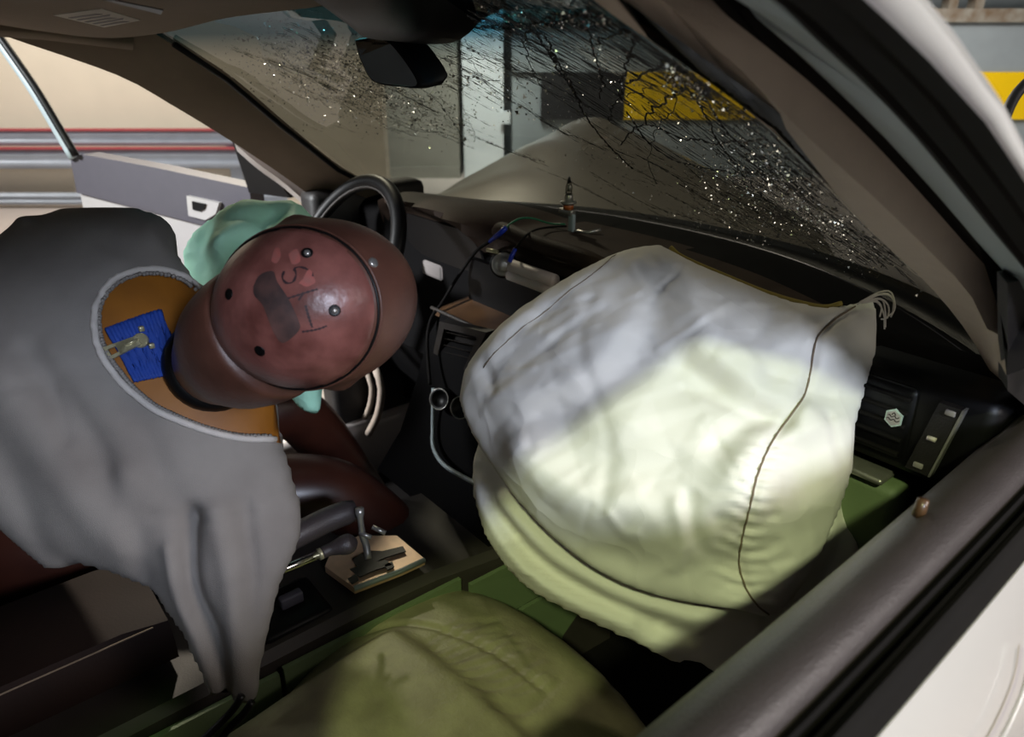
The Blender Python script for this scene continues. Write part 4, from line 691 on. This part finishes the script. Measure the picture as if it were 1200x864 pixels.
# skull cap: the rear shell, cut by a plane tilted to the crown
cn = Vector((-.16, 0, 1)).normalized(); cu = Vector((1, 0, .16)).normalized(); cv = cn.cross(cu); V = []; F = []; nr, na = 30, 72; amax = math.radians(66)
for j in range(nr+1):
    al = amax*j/nr
    for i in range(na):
        b = 2*math.pi*i/na; d = cn*math.cos(al)+(cu*math.cos(b)+cv*math.sin(b))*math.sin(al); V.append(hp(d, 1.0 if j < nr-1 else (.997 if j == nr-1 else .985)))
for j in range(nr):
    for i in range(na): F.append((j*na+i, j*na+(i+1) % na, (j+1)*na+(i+1) % na, (j+1)*na+i))
cap = MB().add(V, F).build('skull_cap', M['skull'], hd, label='reddish skull cap with marker writing and bolt holes')
V = [hp((cn*math.cos(amax+.012)+(cu*math.cos(b)+cv*math.sin(b))*math.sin(amax+.012)), .998) for b in np.linspace(0, 2*math.pi, 73)]
MB().tube(V, .0016, 6, False).build('cap_gap', M['black'], hd)
V = [hp((cn*math.cos(amax+.045)+(cu*math.cos(b)+cv*math.sin(b))*math.sin(amax+.045)), .999) for b in np.linspace(0, 2*math.pi, 73)]
MB().tube(V, .0022, 6, False).build('head_lip', M['skin'], hd)
for k, d in enumerate(D['bolts']):
    d = Vector(d).normalized(); p = hp(d); nn = (p-HC).normalized()
    h_ = MB().lathe(p-nn*.003, nn, [(0, .0048), (.0034, .0048), (.0040, .0054), (.0037, .0040), (.0036, .0020)], 16).build('bolt_hole', M['black'], hd)
    if k < 2: MB().lathe(p-nn*.004, nn, [(0, .003), (.0055, .003), (.0066, .0022)], 10).build('bolt', M['steel'], h_)
d = Vector(D['bolt_top']).normalized(); p = hp(d); nn = (p-HC).normalized(); MB().lathe(p-nn*.003, nn, [(0, .005), (.0045, .005), (.0055, .003)], 14).build('bolt', M['steel'], hd)
def stroke(pts, wd, m, name, n=24):
    P = cat_rom(pts, n) if len(pts) > 2 else np.linspace(pts[0], pts[1], n); mb = MB(); V = []
    for i, q in enumerate(P):
        t = P[min(i+1, n-1)]-P[max(i-1, 0)]; q = Vector(q).normalized(); s_ = Vector(t).cross(q).normalized(); ww = wd/.1*(.8+.35*math.sin(i*1.7))
        for k in (-.5, .5): V.append(hp((q+s_*k*ww).normalized(), 1.003))
    return mesh(name, V, [(2*i, 2*i+1, 2*i+3, 2*i+2) for i in range(n-1)], m, hd)
for s_ in D['marks']: stroke(s_, .0024, M['ink'], 'marker_stroke')
def patch(pts, m, name, k=1.003):
    c = Vector(np.mean(np.array(pts), 0)); P = [Vector(q) for q in pts]; V = [hp(c.normalized(), k)]; rings = 5; n = len(P)*4; PP = cat_rom([*P, P[0]], n+1)[:-1]
    for j in range(1, rings+1):
        for q in PP: V.append(hp((c+(Vector(q)-c)*(j/rings)).normalized(), k+.0006*random.random()))
    F = [(0, 1+i, 1+(i+1) % n) for i in range(n)]+[(1+(j-1)*n+i, 1+(j-1)*n+(i+1) % n, 1+j*n+(i+1) % n, 1+j*n+i)[::-1] for j in range(1, rings) for i in range(n)]
    return MB().add(V, F).build(name, m, hd)
patch(D['tape_mark'], M['smudge'], 'tape_patch')
for s_ in D['redmark']: patch(s_, M['redpaint'], 'chalk_mark')
# neck
N0, N1, N2 = [Vector(D[k]) for k in ('neck0', 'neck1', 'neck2')]
P = cat_rom([N0, N1, N2], 14); MB().tube(P, [.045, .052, .055, .057, .059, .062, .065, .068, .071, .073, .075, .076, .076, .074], 36).build('neck', M['skin'], hd)
MB().tube(cat_rom([N0-(N1-N0)*.25, N0-(N1-N0)*.12, N0+(N1-N0)*.08], 6), [.03, .05, .058, .058, .056, .05], 30).build('neck_socket', M['black'], hd)

# ------------------------------------------------------------------ seats
ps = root('passenger_seat', 'olive leather passenger seat with wrinkled cushion under the white airbag', 'seat', (.36, .2, .2))
I = Inflate([[-.025, .0, .447], [1, 0, 0], [0, 1, 0], [0, 0, 1]], D['seat'], .005, .30)
step = 1/(1+np.exp(-((.46+.10*(I.UU-.3))-I.VV)/.006))*(I.UU > .19)*np.clip((I.UU-.19)/.03, 0, 1)
rl_ = I.relief([([(.16, .42), (.2, .48), (.30, .53), (.42, .55)], -.006, .006)]+[([(.26+.014*k+rng.uniform(-.01, .01), .47), (.25+.017*k, .51+rng.uniform(0, .02)), (.27+.014*k+rng.uniform(-.02, .02), .56+rng.uniform(0, .03))], rng.choice([-1, 1])*.0032, .0045) for k in range(12)])
Hc = I.h*.105+rl_+step*.022
I.build('cushion', Hc, I.h*.2, M['leather'], ps)
secs = []
for z, y, wv, t_ in ((.47, -.06, .24, .07), (.6, -.12, .25, .075), (.8, -.20, .245, .07), (1.0, -.29, .21, .055), (1.08, -.33, .15, .03)):
    secs.append([(.37+wv*math.copysign(abs(math.cos(a))**.6, math.cos(a)), y+t_*math.copysign(abs(math.sin(a))**.7, math.sin(a)), z) for a in np.linspace(0, 2*math.pi, 33)[:-1]])
loft('backrest', secs, M['leather_dark'], ps)
MB().box((.25, -.43, 1.10), (.49, -.33, 1.26), .04).build('headrest', M['leather_dark'], ps)
ds_ = root('driver_seat', 'dark leather driver seat under the dummy', 'seat', (-.37, .1, .2))
I = Inflate([[0, 0, .40], [1, 0, 0], [0, 1, 0], [0, 0, 1]], [[-.62, -.3], [-.63, .3], [-.56, .45], [-.37, .48], [-.2, .45], [-.13, .3], [-.13, -.3]], .02, .3)
I.build('cushion', I.h*.10, I.h*.2, M['leather_dark'], ds_)
secs = []
for z, y, wv, t_ in ((.45, -.14, .24, .07), (.6, -.22, .25, .075), (.8, -.30, .245, .07), (1.0, -.38, .21, .055), (1.08, -.41, .15, .03)):
    secs.append([(-.38+wv*math.copysign(abs(math.cos(a))**.6, math.cos(a)), y+t_*math.copysign(abs(math.sin(a))**.7, math.sin(a)), z) for a in np.linspace(0, 2*math.pi, 33)[:-1]])
loft('backrest', secs, M['leather_dark'], ds_)

# ------------------------------------------------------------------ centre console
cc = root('centre_console', 'centre console with bare gear lever and olive side panel', 'console', (.03, .4, .2))
secs = []
for y, z, x0, x1 in ((-.15, .545, -.11, .118), (.1, .545, -.11, .12), (.3, .548, -.11, .121), (.45, .552, -.11, .124), (.56, .550, -.11, .128), (.66, .545, -.10, .14), (.8, .53, -.10, .15), (.95, .50, -.1, .16)):
    secs.append([(x0, y, .2), (x0, y, z-.01), (x0+.012, y, z), (x1-.012, y, z), (x1, y, z-.012), (x1+.002, y, .2)])
loft('console_body', secs, M['console_top'], cc, auto=30)
for (a, b, c, d) in ((.30, .60, .20, .425), (.61, .95, .20, .405), (-.1, .292, .2, .43), (.30, .60, .432, .527), (.61, .95, .412, .517), (-.1, .292, .437, .527)):
    x = .128 if b < .62 else .145
    MB().prism([(x, a, c), (x, b, c), (x+(.004 if b < .62 else .008), b, d), (x, a, d)], (.008, 0, 0)).build('side_panel', M['console'], cc, smooth=False)
g = [Vector(p) for p in D['gate']]; gp = MB().prism(g, (0, 0, -.012)).build('gate_plate', M['gate'], cc, smooth=False, label='brushed metal shift gate plate')
for s_ in D['gate_slot']: MB().prism(s_, (0, 0, -.002)).build('gate_slot', M['black'], gp, smooth=False)
gc = sum(g, Vector())/len(g)
MB().tube([g[0]+Vector((0, 0, -.002)), g[6]+Vector((0, 0, -.002)), g[5]+Vector((0, 0, -.002))], .004, 8).build('gate_edge', M['flange'], gp)
lv = MB().tube(cat_rom(D['lever'], 12), [.0052]*7+[.0046]*3+[.0065, .0065], 10).build('gear_lever', M['steel'], cc, label='bare metal gear lever without its knob')
for q in D['levbolt']: MB().tube(q, .0035, 8).build('lever_bolt', M['steel'], lv)
MB().box((.0, .29, .540), (.10, .40, .556), .010).build('cup_tray', M['black'], cc)
MB().box((.045, .335, .556), (.06, .37, .575), .003).build('tray_clip', M['door_grey'], cc)
lg = D['ledge']; MB().tube(cat_rom(lg, 10), [.018]*9+[.014], 12).build('side_ledge', M['door_trim'], cc, label='grey padded ledge beside the gear lever')
secs = []
for y in np.linspace(-.20, .19, 8):
    r_ = .0 if y < .15 else .01; secs.append([(-.14, y, .56), (-.14, y, .60-r_), (-.12, y, .622-r_), (.04, y, .622-r_), (.056, y, .60-r_), (.056, y, .56)])
loft('armrest_lid', secs, M['leather_dark'], cc, auto=50)
MB().tube([(.047, -.2, .617), (.047, .17, .617)], .0012, 5).build('lid_stitching', M['seam'], cc)
bk = MB().tube(D['brake'], .0062, 12).build('shifter_rod', M['chrome'], None); tagt(bk, 'shiny chrome rod with a dark rubber grip lying across the console', 'rod')
MB().tube(cat_rom(D['brake_grip'], 14), [.0085]*4+[.009, .010, .011, .0125, .0135, .014, .014, .013, .010, .005], 14).build('grip', M['door_trim'], bk)
MB().lathe(D['brake'][-1], Vector(D['brake'][-1])-Vector(D['brake'][-2]), [(-.004, .0082), (.003, .0082)], 12).build('collar', M['brass'], bk)
for k, q in enumerate(D['floorcable']):
    o = MB().tube(cat_rom(q, 16), .0042, 8).build('sensor_cable', M['black'], None); tagt(o, ('thin black cable hanging left of its twin below the empty sleeve', 'thin black cable hanging right of its twin below the empty sleeve')[k], 'cable', None)

# ------------------------------------------------------------------ near door (closed, window open)
pd = root('passenger_door', 'closed white passenger door with dark window sill in the foreground', 'car door', (.8, .4, .3))
def doorloft(name, prof, m, y0=-.2, y1=1.05, n=16, **k):
    secs = []
    for y in np.linspace(y0, y1, n):
        dx = -.012*((y-.3)/.7)**2; dz = -.006*max(0, (y-.6)/.4); secs.append([(x+dx, y, z+dz) for x, z in prof])
    return loft(name, secs, m, pd, **k)
doorloft('sill_trim', [(.700, .60), (.705, .88), (.722, .935), (.742, .968), (.757, .980), (.772, .984), (.784, .980), (.790, .968), (.790, .93), (.72, .60)], M['door_trim'], auto=60)
doorloft('window_seal', [(.7905, .94), (.7905, .970), (.795, .974), (.798, .962), (.801, .962), (.803, .972), (.806, .973), (.806, .94)], M['rubber'], auto=30)
doorloft('belt_moulding', [(.8065, .93), (.8065, .972), (.811, .976), (.815, .974), (.819, .966), (.821, .955), (.821, .93)], M['rubber'], auto=40)
doorloft('door_skin', [(.812, .4), (.812, .953), (.822, .956), (.832, .938), (.845, .90), (.858, .85), (.866, .75), (.870, .6), (.86, .4)], M['white_paint'], auto=60, label='glossy white outer door skin')
MB().tube(cat_rom([(.846, .62, .915), (.853, .60, .895), (.857, .55, .882), (.855, .50, .892), (.848, .48, .915)], 20), .002, 6).build('door_reflection_line', M['white_paint'], pd)  # thin raised curve standing in for a reflection in the door paint
MB().tube([(.749, .627, .975), (.749, .629, .990)], [.005, .0045], 12).build('lock_knob', M['wood'], pd)
MB().prism(D['sail'], (-.018, .03, 0)).build('mirror_sail', M['dark'], pd, smooth=False, label='dark triangular trim at the front of the window')
# ------------------------------------------------------------------ open driver door
dd = root('driver_door', 'driver door swung wide open, grey upper panel with chrome handle', 'car door', (-.85, 1.0, .3))
dn = Vector((-.5, .87, 0)).normalized()
MB().prism(D['doorpanel'], dn*.06).build('upper_panel', M['door_grey'], dd, smooth=False, label='grey upper door panel')
MB().prism([Vector(p)+dn*.012 for p in D['doorwhite']], dn*.06).build('lower_panel', M['door_white'], dd, smooth=False, label='pale lower door panel')
fr_ = cat_rom(D['doorframe'], 18); MB().tube(fr_, .017, 8).build('window_frame', M['flange'], dd, label='silver window frame'); MB().tube([Vector(p)+Vector((.022, .0, .010)) for p in fr_], .011, 8).build('frame_gasket', M['black'], dd)
MB().prism(D['doorsail'], dn*.04).build('mirror_sail', M['rubber'], dd, smooth=False)
hb = [Vector(p)-dn*.012 for p in D['doorhandle']]; hx = MB().prism(hb, dn*.02).build('handle_bezel', M['door_white'], dd, smooth=False)
hc = sum(hb, Vector())/5; MB().prism([hc+(p-hc)*.42-dn*.004+Vector((-.0087, -.005, .008)) for p in hb], dn*.004).build('handle_cavity', M['black'], hx, smooth=False)

# ------------------------------------------------------------------ mirror, visor, console over the windshield
rm = root('rear_view_mirror', 'dark rear view mirror hanging below the roof console', 'mirror', (-.02, .62, 1.34))
mf = [Vector(p) for p in D['mirror_face']]; mc = sum(mf, Vector())/len(mf); mn = (mf[2]-mf[0]).cross(mf[4]-mf[0]).normalized(); cdir = Vector((.9, -.5, 0))
if mn.dot(cdir) < 0: mn = -mn
mo = cat_rom([*mf, mf[0]], 40)[:-1]
secs = [[tuple(mc+(Vector(p)-mc)*k+Vector((.012, .03, .004))*h_) for p in mo] for k, h_ in ((.93, 0), (1.03, .0), (1.08, .3), (1.05, .9), (.85, 1.4), (.5, 1.6))]
loft('housing', secs, M['black'], rm, auto=60)
mesh('mirror_glass', [tuple(mc+(Vector(p)-mc)*.95-Vector((0, .0015, 0))) for p in mo], [tuple(range(len(mo)))], M['mirror'], rm, smooth=False)
MB().tube([mc+Vector((.02, .03, .03)), mc+Vector((.02, .05, .075))], .008, 8).build('stem', M['black'], rm)
MB().tube([mc+Vector((.0, .03, .03)), mc+Vector((.02, .04, .06))], .006, 8).build('stem', M['black'], rm) if False else None
rc = root('overhead_console', 'black sensor cover at the top centre of the windshield', 'cover', (.08, .62, 1.38))
secs = []
for x in np.linspace(-.035, .195, 14):
    k = max(.12, 1-abs((x-.08)/.117)**3.5); secs.append([(x, .64, 1.40), (x, .655, 1.36-.01*k), (x, .625, 1.365-.045*k), (x, .56, 1.375-.05*k), (x, .52, 1.378-.02*k), (x, .50, 1.40)])
loft('cover_shell', secs, M['black'], rc, auto=50)
sv_ = root('sun_visor', 'grey sun visor with a paper label above the driver', 'sun visor', (-.42, .35, 1.37))
vf = cat_rom([(-.60, .13, 1.362), (-.57, .20, 1.358), (-.55, .247, 1.352), (-.53, .30, 1.343), (-.48, .385, 1.332), (-.40, .454, 1.339), (-.30, .515, 1.358), (-.20, .568, 1.367), (-.10, .599, 1.372), (-.06, .58, 1.378)], 40)
secs = [[(p[0], p[1], p[2]), (p[0], p[1]-.012, p[2]-.003), (p[0]+.0, .10, 1.378), (p[0], .10, 1.388), (p[0], p[1]-.012, p[2]+.014)] for p in vf]
loft('visor_panel', secs, M['liner'], sv_, auto=60)
lb = MB().prism(D['label'], (0, 0, .0008)).build('paper_label', M['paper'], sv_, smooth=False, label='white paper label')
L0, L1, L2, L3 = [Vector(p)-Vector((0, 0, .0006)) for p in D['label']]
for f in (.2, .36, .52, .68, .84):
    a_, b_ = L0.lerp(L3, f), L1.lerp(L2, f); MB().prism([a_.lerp(b_, .1), a_.lerp(b_, .8+.1*math.sin(f*20)), (a_.lerp(b_, .8)+(L3-L0)*.06), (a_.lerp(b_, .1)+(L3-L0)*.06)], (0, 0, .0004)).build('print_line', M['print'], lb, smooth=False)
MB().prism(D['slot'], (0, 0, .001)).build('mirror_cover_slot', M['black'], sv_, smooth=False)
# ------------------------------------------------------------------ lamp bulb, wires and plug on the dash
bl = root('test_bulb', 'small headlamp bulb standing on a metal bracket on the dash top', 'bulb', (-.09, 1.05, .985))
b0 = Vector((-.106, 1.05, 1.012)); 
MB().lathe(b0+Vector((0, 0, .024)), (0, 0, 1), [(0, .010), (.004, .016), (.006, .016), (.008, .009), (.018, .008), (.022, .005)], 18).build('flange', M['steel'], bl)
MB().lathe(b0+Vector((0, 0, .016)), (0, 0, 1), [(0, .010), (.009, .010)], 16).build('amber_ring', M['amber'], bl)
MB().lathe(b0+Vector((0, 0, .044)), (0, 0, 1), [(0, .0068), (.016, .0062), (.022, .0035), (.025, .0008)], 14).build('glass_tip', M['bulb_glass'], bl)
MB().tube([b0+Vector((0, 0, .050)), b0+Vector((0, 0, .062))], .003, 6).build('filament', M['steel'], bl)
MB().lathe(b0+Vector((0, 0, .066)), (0, 0, 1), [(0, .0045), (.008, .003), (.012, .0008)], 10).build('bulb_cap', M['black'], bl)
MB().box(tuple(b0+Vector((-.022, -.006, .004))), tuple(b0+Vector((.014, .008, .016))), .003).build('holder', M['steel'], bl)
MB().box(tuple(b0+Vector((.004, -.004, -.032))), tuple(b0+Vector((.018, .004, .008))), .002).build('bracket', M['flange'], bl)
MB().tube([b0+Vector((.01, 0, -.024)), b0+Vector((.045, .01, -.024)), b0+Vector((.06, .03, -.018))], .0035, 6).build('bracket_foot', M['steel'], bl)
o = MB().tube(cat_rom(D['mint_wire'], 20), .002, 6).build('green_wire', M['green_wire']); tagt(o, 'thin green wire running to the bulb holder', 'wire')
MB().tube(D['blue1'], [.0045, .005, .0035], 8).build('blue_sleeve', M['blue_conn'], o)
o = MB().tube(cat_rom(D['blk_wire'], 20), .0022, 6).build('dark_wire', M['rubber']); tagt(o, 'thin dark wire looping from the bulb holder to the metal plug', 'wire')
MB().tube(D['blue2'], [.0035, .0042, .0042], 8).build('blue_sleeve', M['blue_conn'], o)
o = MB().tube(cat_rom(D['long_cable'], 30), .0034, 8).build('grey_cable', M['rubber']); tagt(o, 'long dark cable hanging down from the blue sleeve past the air vent', 'cable')
pl = root('metal_plug', 'round metal plug with white plastic body in the radio bay', 'plug', D['plug'])
pp = Vector(D['plug']); pax = Vector((.75, -.62, .25)).normalized()
MB().lathe(pp-pax*.01, pax, [(0, .022), (.014, .022), (.016, .019), (.014, .015), (.020, .014), (.022, .010)], 22).build('cap', M['steel'], pl)
MB().lathe(pp-pax*.022, pax, [(0, .026), (.012, .026)], 20).build('ring', M['black'], pl)
MB().tube(D['plug_cyl'], .0125, 14).build('plastic_body', M['white_plastic'], pl)
MB().tube([Vector(p)+Vector((.0, -.006, -.016)) for p in D['plug_cyl']], .0095, 12).build('plastic_body', M['white_plastic'], pl)
MB().tube([pp+Vector((-.035, -.01, .022)), pp+Vector((-.005, -.01, .024))], .004, 6).build('terminal', M['brass'], pl)
# cable outside at the near pillar
o = MB().tube(cat_rom(D['cable_out'], 24), .0055, 10).build('black_cable', M['black']); tagt(o, 'black cable arching out from the white outer pillar edge', 'cable')
o = MB().tube(D['red_tape'], [.006, .007, .006], 8).build('red_tape', M['red']); tagt(o, 'scrap of red tape on the white outer pillar edge', 'tape')
